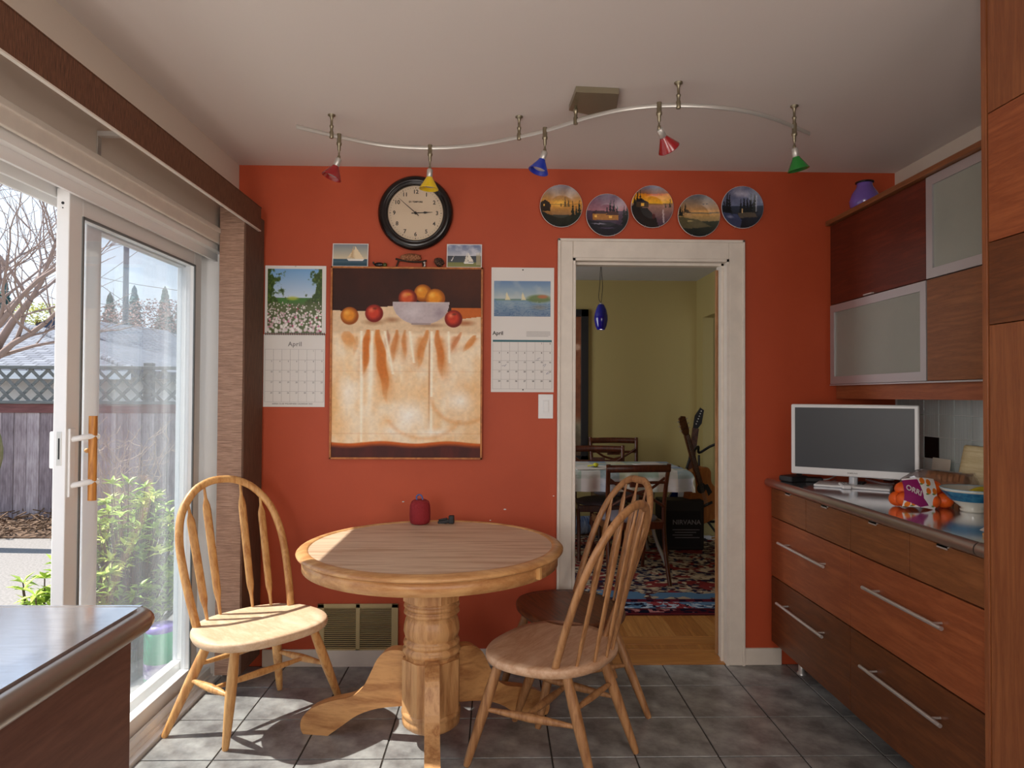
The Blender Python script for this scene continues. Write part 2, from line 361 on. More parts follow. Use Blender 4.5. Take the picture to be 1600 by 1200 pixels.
# baseboards
struct(MB().box(-1.12, -.86, WY-.014, WY, 0, .082, b=.003).box(-.46, .30, WY-.014, WY, 0, .082, b=.003).box(-.87, -.45, WY-.012, WY, 0, .078), 'baseboard_back', M_trim)
struct(MB().box(1.212, 1.40, WY-.014, WY, 0, .082, b=.003), 'baseboard_right', M_trim)
# door casing
dc = MB()
Yc = WY-.018
dc.box(.301, DX0, Yc, WY, 0, 2.073, b=.004).box(DX1, 1.212, Yc, WY, 0, 2.073, b=.004).box(DX0, DX1, Yc, WY, DZ, 2.073, b=.004)
dc.box(.296, .310, Yc-.008, WY, 0, 2.08, b=.003).box(1.203, 1.217, Yc-.008, WY, 0, 2.08, b=.003).box(.296, 1.217, Yc-.008, WY, 2.066, 2.08, b=.003)
dc.box(DX1-.012, DX1, WY-.018, WY+.14, 0, DZ).box(DX0, DX0+.012, WY-.018, WY+.14, 0, DZ).box(DX0, DX1, WY-.018, WY+.14, DZ-.012, DZ)
dc.box(DX1-.024, DX1-.012, WY+.03, WY+.045, 0, DZ).box(DX0+.012, DX0+.02, WY+.03, WY+.045, 0, DZ).box(DX0, DX1, WY+.03, WY+.045, DZ-.024, DZ-.012)
d2 = struct(dc, 'door_2', M_trim)
MB().box(DX1-.024, DX1-.0125, WY+.112, WY+.128, 0.01, DZ-.03).build('stop_strip', M_oakbrown, d2)
MB().box(DX1-.0135, DX1-.011, WY+.05, WY+.075, .86, .93).build('strike_plate', M_nickel, d2)
# head casing above the sliding door
struct(MB().box(LX, LX+.014, SY0-.1, 3.2, 1.985, 2.045, b=.004).box(LX, LX+.022, SY0-.1, 3.2, 2.03, 2.052, b=.003), 'trim_2', M_trim)
# sliding door: frame, fixed panel, sliding panel
dr = MB()
dr.box(-1.47, -1.27, SY0, SY1, 1.96, 2.0).box(-1.47, -1.29, SY1-.045, SY1, 0, 2.0).box(-1.47, -1.27, SY1-.012, SY1+.0, 0, 2.0).box(-1.47, -1.29, SY0, SY0+.045, 0, 2.0)
dr.box(-1.47, -1.30, SY0, SY1, -.03, .025).box(-1.325, -1.310, SY0, SY1, .02, .055).box(-1.392, -1.382, SY0, SY1, .02, .05).box(-1.46, -1.45, SY0, SY1, .02, .055).box(-1.30, -1.275, SY0, SY1, -.03, .012)
dr.box(-1.312, -1.30, SY0, SY1, 1.925, 1.965).box(-1.392, -1.382, SY0, SY1, 1.925, 1.965).box(-1.46, -1.45, SY0, SY1, 1.925, 1.965)
d1 = struct(dr, 'door_1', M_vinyl)
def panel(mb, X0, X1, y0, y1, z0, z1, st, top, bot):
    mb.box(X0, X1, y0, y0+st, z0, z1, b=.003).box(X0, X1, y1-st, y1, z0, z1, b=.003)
    mb.box(X0, X1, y0+st, y1-st, z1-top, z1, b=.003).box(X0, X1, y0+st, y1-st, z0, z0+bot, b=.003)
panel(f1 := MB(), -1.445, -1.405, 2.36, SY1-.04, .03, 1.95, .09, .07, .09)
f1.build('fixed_frame', M_vinyl, d1)
MB().box(-1.428, -1.422, 2.45, SY1-.13, .12, 1.88).build('fixed_pane', M_glass, d1)
sd = thing('sliding_door', 'white vinyl sliding glass door slid open beside the brown blinds', 'door', (0, 0, 0))
panel(f2 := MB(), -1.378, -1.338, 2.156, 3.113, .035, 1.952, .07, .075, .07)
f2.build('frame', M_vinyl, sd)
g = .012
MB().box(-1.361, -1.355, 2.226, 3.043, .10, 1.88).build('pane', M_glass, sd)
gm = mat('grey_glazing_seal', (110, 112, 112), .6)
MB().box(-1.340, -1.334, 2.222, 2.230, .10, 1.88).box(-1.340, -1.334, 3.039, 3.047, .10, 1.88).box(-1.340, -1.334, 2.226, 3.043, 1.873, 1.881).build('glazing_bead', gm, sd)
lk = MB().box(-1.366, -1.350, 2.1545, 2.157, 1.085, 1.19, b=.001).build('latch_plate', M_silver, sd)
MB().box(-1.360, -1.356, 2.153, 2.156, 1.105, 1.17).build('latch_slot', M_black, lk)
MB().lathe([(.0045, 0), (.0045, .002)], 10, T(-1.358, 2.156, 1.905) @ RX(PI/2)).lathe([(.002, 0), (.002, .002)], 8, T(-1.358, 2.156, 1.89) @ RX(PI/2)).build('screw_hole', M_black, sd)
MB().box(-1.395, -1.378, 2.165, 2.20, 1.075, 1.19, b=.004).build('outer_latch', M_vinyl, sd)
hd = MB().box(-1.338, -1.330, 2.165, 2.195, .985, 1.20, b=.003)
for z in (1.02, 1.165):
    hd.tube(catmull([(-1.335, 2.18, z), (-1.315, 2.19, z+.004), (-1.295, 2.21, z+.008), (-1.285, 2.235, z+.006)], 4), .011, 8, flat=.85)
ho = hd.build('handle', M_vinyl, sd)
MB().tube([(-1.292, 2.22, .968), (-1.292, 2.22, 1.238)], .0125, 12).build('grip', wood('orange_grip_wood', (206, 140, 66), (160, 96, 36), (10, 10, 1), 4), ho)
MB().ball((-1.325, 2.245, 1.125), .008).build('lock_knob', M_oak, ho)

# dining room shell
DY = 6.55; DRX = 1.93
df = struct(MB().box(-1.38, 3.0, WY+.0, DY, -.06, -.006), 'floor_2', mat('sub_floor', (96, 62, 34), .8))
zf = .004
def strip(name, x0, x1, y0, y1, m): MB().box(x0, x1, y0+.0012, y1-.0012, -.004, zf, b=.0012).build(name, m, df)
for k, (a, b, m) in enumerate([(WY+.0, WY+.13, M_floorx), (3.475, 3.53, M_floorx), (3.533, 3.60, M_floorw2), (3.603, 3.72, M_floorx)]):
    strip('floor_strip', DX0+.013 if k == 0 else -1.37, DX1-.013 if k == 0 else 2.8, a, b, m)
for i in range(42):
    x0 = -1.3+i*.088
    MB().box(x0+.001, x0+.087, 3.722, DY, -.004, zf, b=.001).build('floor_plank', (M_floorw, M_floorw2, M_floorx)[[0, 1, 0, 2, 0, 1, 1][i % 7]] if i % 7 != 3 else M_floorw, df)
struct(MB().box(-1.46, 3.0, DY, DY+.1, 0, CEIL), 'wall_back_2', M_olive)
struct(MB().box(DRX, DRX+.1, 6.35, DY, 0, CEIL).box(DRX, DRX+.1, WY+.12, 5.25, 0, CEIL).box(DRX, DRX+.1, 5.25, 6.35, 2.05, CEIL), 'wall_right_2', M_olive)
struct(MB().box(3.0, 3.1, WY, DY+.1, 0, CEIL).box(2.03, 3.0, 6.40, DY, 0, CEIL), 'wall_right_3', M_olive)
struct(MB().box(-1.46, -1.38, WY+.12, DY+.1, 0, CEIL), 'wall_left_2', M_olive)
struct(MB().box(-1.46, 3.1, WY+.12, DY+.1, CEIL, CEIL+.1), 'ceiling_2', mat('cool_ceiling_paint', (206, 206, 206), .8))
struct(MB().box(-1.37, 1.9, DY-.012, DY, 0, .09), 'baseboard_back_2', M_oak)

# ================================================================== BUILT-IN CABINETS
FX = 1.346
ob = thing('base_cabinet', 'cherry wood base cabinet of eight drawers with steel bar handles under the worktop', 'cabinet')
MB().box(FX+.02, RX_-.002, 1.80, 3.325, .115, .872).build('carcass', M_cherryd, ob)
def drawer(y0, y1, z0, z1, m, hz=None, hy=None, tab=None):
    g = .0026
    d = MB().box(FX, FX+.019, y0+g, y1-g, z0+g, z1-g, b=.0012).build('drawer', m, ob)
    if hz is not None:
        h = MB().tube([(FX-.034, hy[0], hz), (FX-.034, hy[1], hz)], .0065, 12)
        for q in (hy[0]+.05*(1 if hy[1] > hy[0] else -1), hy[1]-.05*(1 if hy[1] > hy[0] else -1)): h.tube([(FX-.034, q, hz), (FX, q, hz)], .0042, 8)
        h.build('handle', M_steel, d)
    if tab is not None:
        MB().box(FX-.007, FX+.004, tab-.024, tab+.024, z1-.006, z1-.0015).box(FX-.007, FX-.005, tab-.024, tab+.024, z1-.011, z1-.0015).build('tab_pull', M_silver, d)
Yd = (3.322, 2.947, 2.577, 2.204, 1.835)
for k in range(4):
    drawer(Yd[k+1], Yd[k], .727, .868, M_cherryb, tab=(3.12, 2.77, 2.41, 2.03)[k])
def hyz(a, b):
    A = onX(*a, FX-.034); B = onX(*b, FX-.034); return (A.z+B.z)/2, (A.y, B.y)
z, y = hyz((1215, 850), (1286, 884)); drawer(Yd[2], Yd[0], .44, .727, M_cherry, z, (y[1], y[0]))
z, y = hyz((1347, 918), (1471, 982)); drawer(Yd[4], Yd[2], .44, .727, M_cherry, z, (y[1], y[0]))
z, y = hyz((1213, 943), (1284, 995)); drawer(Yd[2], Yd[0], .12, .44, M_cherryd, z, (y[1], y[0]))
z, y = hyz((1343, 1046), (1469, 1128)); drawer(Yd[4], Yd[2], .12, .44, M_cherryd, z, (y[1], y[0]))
for (x, y) in ((1.45, 3.22), (1.45, 1.95)):
    MB().lathe([(.022, 0), (.022, .008), (.015, .012), (.015, .115)], 16, T(x, y, 0)).build('foot', M_steel, ob)
# worktop
wt = thing('stainless_worktop', 'stainless steel worktop with rounded edge over the cherry drawers', 'worktop')
MB().box(1.335, RX_-.010, 1.80, 3.325, .872, .912).build('slab', M_stainless, wt)
e = MB().tube([(1.335, 1.862, .892), (1.335, 3.325, .892)], .020, 20)
e.build('rounded_edge', M_stainedge, wt)
MB().tube([(1.335, 1.800, .892), (1.335, 1.856, .892)], .0205, 20).build('end_cap', M_stainedge, wt)
# upper cabinet
UX = 1.640; UT = 2.152; UB = 1.372; UM = 1.760; UD = 2.566
uc = thing('wall_cabinet', 'cherry wall cabinet with two frosted glass doors in a chequer pattern', 'cabinet')
cb = MB().box(UX+.02, RX_, 1.80, 3.318, UT-.018, UT).box(UX+.02, RX_, 1.80, 3.318, UB, UB+.018).box(UX+.02, RX_, 3.30, 3.318, UB, UT).box(UX+.02, RX_, 1.80, 1.818, UB, UT).box(UX+.02, RX_, UD-.009, UD+.009, UB, UT).box(UX+.02, RX_, 1.80, 3.318, UM-.009, UM+.009)
cb.box(UX+.02, UX+.022, 1.81, 3.31, UB, UB+.01).build('carcass', M_cherryd, uc)
MB().box(UX-.022, RX_, 1.79, 3.322, UT+.001, UT+.024, b=.003).build('cornice', M_cherryb, uc)
MB().box(UX+.030, UX+.048, 1.80, 3.322, 1.302, UB-.004, b=.001).build('light_rail', M_cherry, uc)
def wdoor(y0, y1, z0, z1, m):
    d = MB().box(UX, UX+.019, y0+.002, y1-.002, z0+.002, z1-.002, b=.0012).build('door', m, uc); return d
dd = wdoor(UD, 3.318, UM, UT, M_cherryr)
MB().box(UX-.010, UX+.003, 2.93, 3.0, UM+.003, UM+.008).build('tab_pull', M_silver, dd)
wdoor(1.80, UD, UB, UM, M_cherryb)
frost = mat('frosted_glass', (150, 152, 142), 0.32, col2=(138, 142, 134), nscale=1.6, spec=.5)
alu = mat('satin_aluminium', (186, 182, 184), 0.38, 0.55)
def gdoor(y0, y1, z0, z1):
    w_ = .036; d = MB(); X0, X1 = UX-.002, UX+.019
    def mitre(a, b, c_, e_):   # quad ring piece in YZ
        P = [a, b, c_, e_]; d.prism([(p[0], p[1]) for p in P], 0, X1-X0, Matrix(((0, 0, 1, X0), (1, 0, 0, 0), (0, 1, 0, 0), (0, 0, 0, 1))))
    y0 += .002; y1 -= .002; z0 += .002; z1 -= .002; q = .0003
    mitre((y0, z0), (y1, z0), (y1-w_, z0+w_), (y0+w_, z0+w_)); mitre((y0, z1), (y1, z1), (y1-w_, z1-w_), (y0+w_, z1-w_))
    mitre((y0, z0+q), (y0, z1-q), (y0+w_, z1-w_-q), (y0+w_, z0+w_+q)); mitre((y1, z0+q), (y1, z1-q), (y1-w_, z1-w_-q), (y1-w_, z0+w_+q))
    o = d.build('door', alu, uc); o['label'] = 'aluminium framed frosted glass door'
    MB().box(UX+.005, UX+.010, y0+w_, y1-w_, z0+w_, z1-w_).build('pane', frost, o)
gdoor(UD, 3.318, UB, UM); gdoor(1.80, UD, UM, UT)
MB().box(UX-.004, UX+.018, 1.80, 3.318, UB-.006, UB+.0).build('bottom_strip', alu, uc)
# tall unit
tu = thing('tall_cabinet', 'tall cherry wood cabinet cut off by the right edge of the picture', 'cabinet')
TX = 1.275
MB().box(TX, RX_, 1.745, 1.763, 0, CEIL-.01, b=.001).build('side_panel', M_cherryv, tu)
MB().box(TX+.022, RX_, .9, 1.744, 0.08, CEIL-.01).build('carcass', M_cherryd, tu)
MB().box(TX+.003, TX+.021, 1.30, 1.742, 1.715, 2.05, b=.001).build('door', M_cherry, tu)
MB().box(TX+.003, TX+.021, 1.30, 1.742, 2.053, CEIL-.01, b=.001).build('door', M_cherryv, tu)
MB().box(TX+.003, TX+.021, 1.30, 1.742, 1.50, 1.712, b=.001).build('door', M_cherryd, tu)
MB().box(TX+.003, TX+.021, 1.30, 1.742, .08, 1.498, b=.001).build('door', M_cherryv, tu)
# peninsula (left front)
pn = thing('peninsula_cabinet', 'brown wood peninsula cabinet in the left foreground under a steel top', 'cabinet')
MB().box(-1.22, -.672, -.2, 1.285, .0, .868, b=.002).build('side_panel', wood('umber_veneer', (118, 80, 68), (92, 58, 48), (14, 1.2, 14), 3, .4, bump=.02, rings=1), pn)
MB().box(-1.22, -.70, -.2, 1.26, .868, .872).build('top_rail', M_black, pn)
pw = thing('peninsula_worktop', 'shiny stainless steel worktop in the left foreground by the glass door', 'worktop')
MB().box(-1.245, -.665, -.25, 1.31, .872, .9115).build('slab', M_stainless, pw)
pp = catmull([(-.648, -.25, .892), (-.648, .8, .892), (-.648, 1.27, .892)], 3)+[Vector((-.648-.03*(1-math.cos(a)), 1.27+.03*math.sin(a), .892)) for a in (PI/6, PI/3, PI/2)]+[Vector((-1.245, 1.30, .892))]
MB().tube(pp, .020, 16, up=(0, 0, 1)).build('rounded_edge', M_stainedge, pw)
MB().box(-.664, -.655, -.2, 1.24, .8665, .8715).build('edge_lip', M_silver, pw)

# ================================================================== BLINDS AND VALANCE
vl = thing('blind_valance', 'brown woven valance box running along the left wall above the glass door', 'valance')
MB().box(-1.125, -1.115, .2, 3.235, 2.083, 2.188, b=.001).build('face', M_valance, vl)
MB().box(-1.25, -1.1255, 3.225, 3.235, 2.083, 2.188).build('end_return', M_valance, vl)
MB().box(-1.1275, -1.1155, .2, 3.237, 2.078, 2.083).build('bottom_edge', M_trim, vl)
MB().box(-1.127, -1.113, .2, 3.237, 2.188, 2.191).build('top_edge', M_valance, vl)
MB().box(-1.21, -1.16, .2, 3.20, 2.16, 2.185).build('head_track', M_trim, vl)
MB().box(-1.259, -1.13, 2.16, 2.18, 2.12, 2.135).box(-1.259, -1.256, 2.16, 2.18, 2.05, 2.12).build('bracket', M_silver, vl)
vb = thing('vertical_blind', 'stack of brown woven vertical blind slats drawn open beside the glass door', 'blind')
for k in range(9):
    y = 3.075+k*.028
    MB().box(-1.243+.001*(k % 3), -1.135+.0015*((k*7) % 4), y, y+.0022+.012*(k == 0)*0, .065, 2.15).build('slat', M_blind if k == 0 else M_blindd, vb)
MB().box(-1.137, -1.128, 3.078, 3.318, .066, 2.15).build('slat_edge', M_blindd, vb)

# ================================================================== WINDSOR CHAIRS
ZS = .41
def seat_outline(n=48, a=.255, yf=.205, yb=.225, p=2.55):
    out = []
    for k in range(n):
        t = 2*PI*k/n; c, s_ = math.cos(t), math.sin(t)
        x = a*math.copysign(abs(c)**(2/p), c); y = (yf if s_ > 0 else yb)*math.copysign(abs(s_)**(2/p), s_)
        if s_ < 0: x *= 1-.10*abs(s_)
        out.append((x, y))
    return out
def windsor(label, pos, th, feet, mseat, mleg, mback, skip=(), lean=.215, hh=.535, ws=1.0, group=None):
    """local: +y forward, x right; feet: world xy (fl, fr, rl, rr); th = world angle of facing"""
    t = thing('windsor_chair', label, 'chair', (pos[0], pos[1], 0), th-PI/2, group)
    f_ = Vector((math.cos(th), math.sin(th))); r_ = Vector((f_.y, -f_.x))
    loc = lambda p: ((p[0]-pos[0])*r_.x+(p[1]-pos[1])*r_.y, (p[0]-pos[0])*f_.x+(p[1]-pos[1])*f_.y)
    P = seat_outline(); n = len(P)
    mb = MB(); prof = [(.93, -.036), (.985, -.030), (1.0, -.018), (.997, -.007), (.975, 0.0), (.85, -.002), (.5, -.006)]
    vs = [(x*s_, y*s_, ZS+z) for s_, z in prof for x, y in P]
    fs = [(i*n+k, i*n+(k+1) % n, (i+1)*n+(k+1) % n, (i+1)*n+k) for i in range(len(prof)-1) for k in range(n)]
    mb.add(vs, fs, True); mb.add(vs[-n:], [tuple(range(n))], True); mb.add(vs[:n], [tuple(range(n))[::-1]])
    mb.build('seat', mseat, t)
    tops = {'fl': (-.155, .115), 'fr': (.155, .115), 'rl': (-.125, -.125), 'rr': (.125, -.125)}
    F = dict(zip(('fl', 'fr', 'rl', 'rr'), [loc(p) for p in feet])); L = {}
    for k in tops:
        a = Vector((*tops[k], ZS-.02)); b = Vector((*F[k], 0)); L[k] = (a, b)
        pts = [a.lerp(b, q) for q in (0, .12, .3, .5, .75, .96, 1)]
        MB().tube(pts, [.0155, .017, .0195, .0195, .0165, .0135, .011], 12).build('leg', mleg, t)
    def on(k, z): a, b = L[k]; return a.lerp(b, (a.z-z)/(a.z-b.z))
    def stretcher(a, b, r=.0125):
        MB().tube([a.lerp(b, q) for q in (0, .15, .35, .5, .65, .85, 1)], [.007, .0095, r, r*1.12, r, .0095, .007], 10).build('stretcher', mleg, t)
    a1, a2 = on('fl', .20), on('rl', .20); b1, b2 = on('fr', .20), on('rr', .20)
    stretcher(a1, a2, .014); stretcher(b1, b2, .014); stretcher(a1.lerp(a2, .45), b1.lerp(b2, .45), .013); stretcher(on('rl', .255), on('rr', .255), .0115)
    # bow
    half = [(.188, 0), (.199, .10), (.207, .22), (.204, .32), (.180, .415), (.125, .490), (.062, .526), (0, hh)]
    def pl(x, h):
        s_ = h/hh; return Vector((x*ws, -.125-lean*(s_*.85+.15*s_*s_), ZS-.004+h))
    bow = catmull([pl(x, h) for x, h in half]+[pl(-x, h) for x, h in half[-2::-1]], 5)
    nrm = Vector((0, -hh, -lean)).normalized()
    MB().tube(bow, [(.0125, .0165)]*len(bow), 12, up=nrm).build('bow', mback, t)
    def bowat(x):
        best = min((p for p in bow if p.z > ZS+.2), key=lambda p: abs(p.x-x)); return best
    for k, (xb, xt) in enumerate(((-.135, -.158), (-.069, -.084), (0, 0), (.069, .084), (.135, .158))):
        if k in skip: continue
        a = Vector((xb, -.135-.085*(1-(xb/.19)**2), ZS-.004)); b = bowat(xt)
        W = [(0, .0055, .0055), (.10, .0075, .0065), (.17, .0150, .006), (.195, .0160, .006), (.50, .0172, .006), (.80, .0175, .0055), (.835, .0155, .0055), (.89, .0065, .005), (1, .0048, .0045)]
        MB().tube([a.lerp(b, q) for q, _, _ in W], [(th_, wd) for _, wd, th_ in W], 10, up=(0, -1, 0.01)).build('slat', mback, t)
    return t
fp = lambda *L: [onZ(u, v, 0)[:2] for u, v in L]
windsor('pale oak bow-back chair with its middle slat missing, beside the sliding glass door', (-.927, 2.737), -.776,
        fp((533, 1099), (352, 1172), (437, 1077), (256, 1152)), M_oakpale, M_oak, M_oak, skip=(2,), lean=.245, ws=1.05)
windsor('worn oak bow-back chair in front, its leaning back nearest the camera', (.206, 2.50), 2.523,
        [(-.10, 2.44), fp((804, 1126))[0], (.33, 2.27), (.52, 2.52)], M_oakworn, M_oakbrown, M_oakbrown, lean=.209, hh=.536)
windsor('oak bow-back chair with dark brown seat, behind the front chair by the doorway', (.313, 2.94), 3.491,
        [fp((840, 1138))[0], (.03, 3.06), fp((1014, 1122))[0], (.56, 3.19)], M_walnut, M_oakbrown, M_oakbrown, lean=.22, hh=.529, ws=.97)

# ================================================================== PEDESTAL TABLE
TXc, TYc = -.242, 2.622
tb = thing('pedestal_table', 'round honey oak pedestal table in front of the red wall', 'table', (TXc, TYc, 0))
MB().lathe([(.455, .744), (.0001, .744)], 96, cap=False).build('tabletop', M_top, tb)
MB().lathe([(.44, .724), (.480, .724), (.490, .7255), (.4975, .730), (.4985, .735), (.494, .740), (.484, .7445), (.472, .7478), (.461, .748), (.4565, .7465), (.455, .744), (.44, .742)], 96, cap=False).build('table_edge', M_topedge, tb)
MB().lathe([(.455, .725), (.478, .725), (.478, .678), (.455, .678), (.455, .725)], 96, cap=False).build('apron', M_topedge, tb)
c_ = MB().box(-.006, .010, -.007, .007, .684, .726, T(.388, -.287, 0) @ RZ(-.64), b=.002).build('leaf_catch', M_oak, tb)
def octo(r): return [(r*math.cos(PI/8+k*PI/4), r*math.sin(PI/8+k*PI/4)) for k in range(8)]
pd = MB().prism(octo(.112), .538, .70)
ring = [(.085, .545), (.100, .540), (.100, .532), (.093, .528), (.104, .523), (.106, .514), (.100, .506), (.094, .503), (.104, .498), (.106, .490), (.098, .482),
        (.092, .478), (.100, .462), (.105, .44), (.106, .42), (.100, .40), (.093, .392), (.104, .386), (.107, .376), (.100, .368), (.096, .364), (.108, .357), (.110, .347), (.104, .338), (.098, .330), (.10, .315)]
pd.lathe(ring, 40); pd.prism(octo(.114), .128, .322); pd.lathe([(.108, .130), (.112, .122), (.112, .112), (.105, .104), (.110, .095), (.108, .075), (.09, .06)], 40)
pd.build('column', M_ped, tb)
lp_top = [(.09, .338), (.13, .342), (.17, .335), (.205, .305), (.232, .25), (.265, .19), (.31, .155), (.37, .138), (.43, .118), (.48, .090), (.508, .055), (.51, .02), (.50, .0)]
lp_bot = [(.40, .0), (.385, .012), (.34, .045), (.28, .088), (.20, .118), (.09, .135)]
poly = [(p.x, p.y) for p in catmull([(a, b, 0) for a, b in lp_top], 3)]+[(p.x, p.y) for p in catmull([(a, b, 0) for a, b in lp_bot], 3)]
for a in (-84, 27, 98, 171):
    R = RZ(math.radians(a)) @ Matrix(((1, 0, 0, 0), (0, 0, -1, 0), (0, 1, 0, 0), (0, 0, 0, 1)))
    o = MB().prism(poly, -.026, .026, R).build('leg', wood('pedestal_foot_oak', (206, 152, 96), (160, 104, 58), (1.3, 5, 9), 2.2, .4, rings=1.4) if a in (27, 171) else M_ped, tb)
    bv = o.modifiers.new('b', 'BEVEL'); bv.width = .007; bv.segments = 2; bv.limit_method = 'ANGLE'

# things on the table
p = onZ(657, 817, .744)
sp = thing('portable_speaker', 'small dark red fabric speaker with a blue loop on the table', 'speaker', (p.x, p.y-.02, .7445))
rf = mat('dark_red_mesh_fabric', (140, 26, 34), .8, bump=.4, bscale=300)
MB().lathe([(.0001, 0), (.033, 0), (.042, .006), (.0455, .02), (.046, .05), (.0445, .08), (.038, .098), (.028, .105), (.0001, .106)], 28, cap=False).build('body', rf, sp)
lb = mat('blue_cord', (74, 92, 150), .6)
MB().tube(catmull([(-.014, 0, .104), (-.016, 0, .118), (-.006, 0, .127), (.006, 0, .122), (.012, 0, .104)], 4), .0035, 8).build('loop', lb, sp)
p = onZ(697, 818, .744)
cl = thing('black_clip', 'small black plastic clip lying beside the red speaker', 'clip', (p.x, p.y, .7445), -.1)
MB().box(-.035, .02, -.008, .008, 0, .016, RY(-.18), b=.003).build('body', M_black, cl)
MB().box(.012, .036, -.012, .012, .0, .036, b=.004).box(-.03, .01, -.004, .004, .016, .024, RY(-.2), b=.002).build('jaw', M_black, cl)

# ================================================================== THINGS ON THE RED WALL
Yw = WY-.001
# clock
cc = onY(649, 332, WY-.03)
ck = thing('wall_clock', 'round black wall clock with cream face on the red wall', 'clock', (cc.x, WY, cc.z))
MC = RX(PI/2)
MB().lathe([(.05, 0), (.168, 0), (.180, .008), (.182, .022), (.172, .036), (.158, .042), (.150, .040), (.147, .034), (.143, .036), (.138, .036), (.134, .026), (.134, .012)], 72, MC, cap=False).build('case', M_blackgl, ck)
MB().lathe([(.0001, .017), (.1345, .017)], 60, MC, cap=False).build('dial', mat('cream_dial', (214, 192, 164), .5), ck)
for h in range(1, 13):
    a = h*PI/6; r = .104
    text(str(h), 'numeral', .027, ck.matrix_basis @ T(math.sin(a)*r, -.0178, math.cos(a)*r) @ MC, M_ink, ck)
tk_ = MB()
for k in range(60):
    a = k*PI/30
    tk_.box(-.0008 if k % 5 else -.0016, .0008 if k % 5 else .0016, -.019, -.0175, .121, .124 if k % 5 else .1265, RY(a))
tk_.build('minute_marks', M_ink, ck)
text('EX TEMPORE', 'lettering', .0115, ck.matrix_basis @ T(0, -.0178, .055) @ MC, M_ink, ck)
text('CLOCK WORKS', 'lettering', .005, ck.matrix_basis @ T(0, -.0178, .044) @ MC, M_greyink, ck) if False else None
def hand(ang, L, tail, w_, y, spade):
    m = MB(); P = [(-w_, -tail), (w_, -tail), (w_*.9, L*.45)]
    if spade: P += [(w_*2.6, L*.55), (w_, L*.72)]
    P += [(w_*.35, L), (-w_*.35, L)]
    if spade: P += [(-w_, L*.72), (-w_*2.6, L*.55)]
    P += [(-w_*.9, L*.45)]
    m.prism(P, y, y+.001, RY(ang) @ MC); return m
hand(math.radians(87), .082, .02, .0022, .021, True).build('hour_hand', M_black, ck)
hand(math.radians(-49), .108, .02, .0018, .0235, False).build('minute_hand', M_black, ck)
MB().lathe([(.006, .018), (.006, .026), (.0001, .027)], 16, MC).build('hub', M_black, ck)
MB().lathe([(.0001, .033), (.1345, .033)], 48, MC, cap=False).build('glass', thin_glass('clock_glass', (1, 1, 1), 0.0, refl=.8), ck)

# painting ---------------------------------------------------------
A = onY(517, 416, WY-.03); B = onY(753, 718, WY-.03)
px0, px1, pz1, pz0 = A.x, B.x, A.z, B.z
pt = thing('still_life_painting', 'large framed still life painting of fruit bowl on white cloth', 'painting', (0, 0, 0))
fw = .009
MB().box(px0, px1, WY-.034, WY-.002, pz1-fw, pz1, b=.001).box(px0, px1, WY-.034, WY-.002, pz0, pz0+fw, b=.001).box(px0, px0+fw, WY-.034, WY-.002, pz0, pz1, b=.001).box(px1-fw, px1, WY-.034, WY-.002, pz0, pz1, b=.001).build('frame', wood('thin_oak_frame', (190, 116, 52), (150, 82, 30), (4, 4, 4), 3), pt)
MB().box(px0+.004, px1-.004, WY-.022, WY-.003, pz0+.004, pz1-.004).build('stretcher_frame', M_oak, pt)
P = Pic(230, 296, (50, 24, 18))
P.blend(P.noise(5, 4, 3)*1.2-.35, (92, 44, 26)); P.ell(.98, .0, .5, .18, (96, 50, 28), .5, .8)
P.blend(((P.y > .205)&(P.x > .80)).astype(float), (196, 100, 38))
def clothtop(x): return .222+.006*np.sin(x*9)+.0*x-.02*(x > .3)*(x < .5)
top = (P.y > clothtop(P.x))&((P.x < .82)|(P.y > .27-.02*(P.x-.82)*5))
P.blend(top.astype(float), (226, 196, 160))
P.blend(np.clip((P.y-.335)/.02, 0, 1)*(P.y < .93), (247, 226, 196))
n1 = P.noise(4, 3, 9, 4); n2 = P.noise(9, 6, 21, 3)
body = np.clip((P.y-.34)/.03, 0, 1)*(P.y < .93)
P.blend(body*np.clip((n1-.50)*2.6, 0, .7), (230, 168, 98))
P.blend(body*np.clip((n2-.55)*3, 0, .5), (240, 196, 140))
def fold(x0, y0, x1, y1, w0, w1, c, al):
    t = (P.y-y0)/(y1-y0); cx = x0+(x1-x0)*t; ww = (w0+(w1-w0)*t)*1.35
    m = np.exp(-((P.x-cx)/np.maximum(ww, 1e-3))**2)*np.clip(t*8, 0, 1)*np.clip((1-t)*2.2, 0, 1)*((t > 0)&(t < 1)); P.blend(m*al, c)
for f in ((.245, .345, .205, .60, .022, .03, (206, 120, 50), .95), (.30, .345, .38, .72, .02, .045, (208, 124, 56), .9), (.20, .345, .20, .90, .008, .008, (255, 244, 226), .9), (.262, .345, .25, .88, .012, .02, (255, 242, 220), .9),
          (.335, .345, .40, .56, .008, .012, (255, 240, 214), .8), (.38, .34, .36, .44, .012, .02, (196, 136, 96), .6), (.44, .34, .41, .50, .018, .02, (204, 128, 66), .7), (.49, .34, .48, .52, .015, .02, (206, 130, 70), .6),
          (.60, .345, .56, .56, .02, .035, (210, 134, 70), .7), (.655, .33, .655, .86, .004, .005, (170, 100, 50), .8), (.668, .33, .668, .86, .006, .006, (255, 240, 214), .9), (.72, .345, .76, .62, .02, .035, (208, 126, 60), .8),
          (.83, .35, .80, .46, .015, .03, (206, 130, 80), .7), (.97, .36, .88, .44, .015, .03, (216, 140, 76), .7), (.10, .34, .12, .44, .04, .03, (224, 160, 96), .6)): fold(*f)
nz_ = P.noise(30, 40, 13, 3)
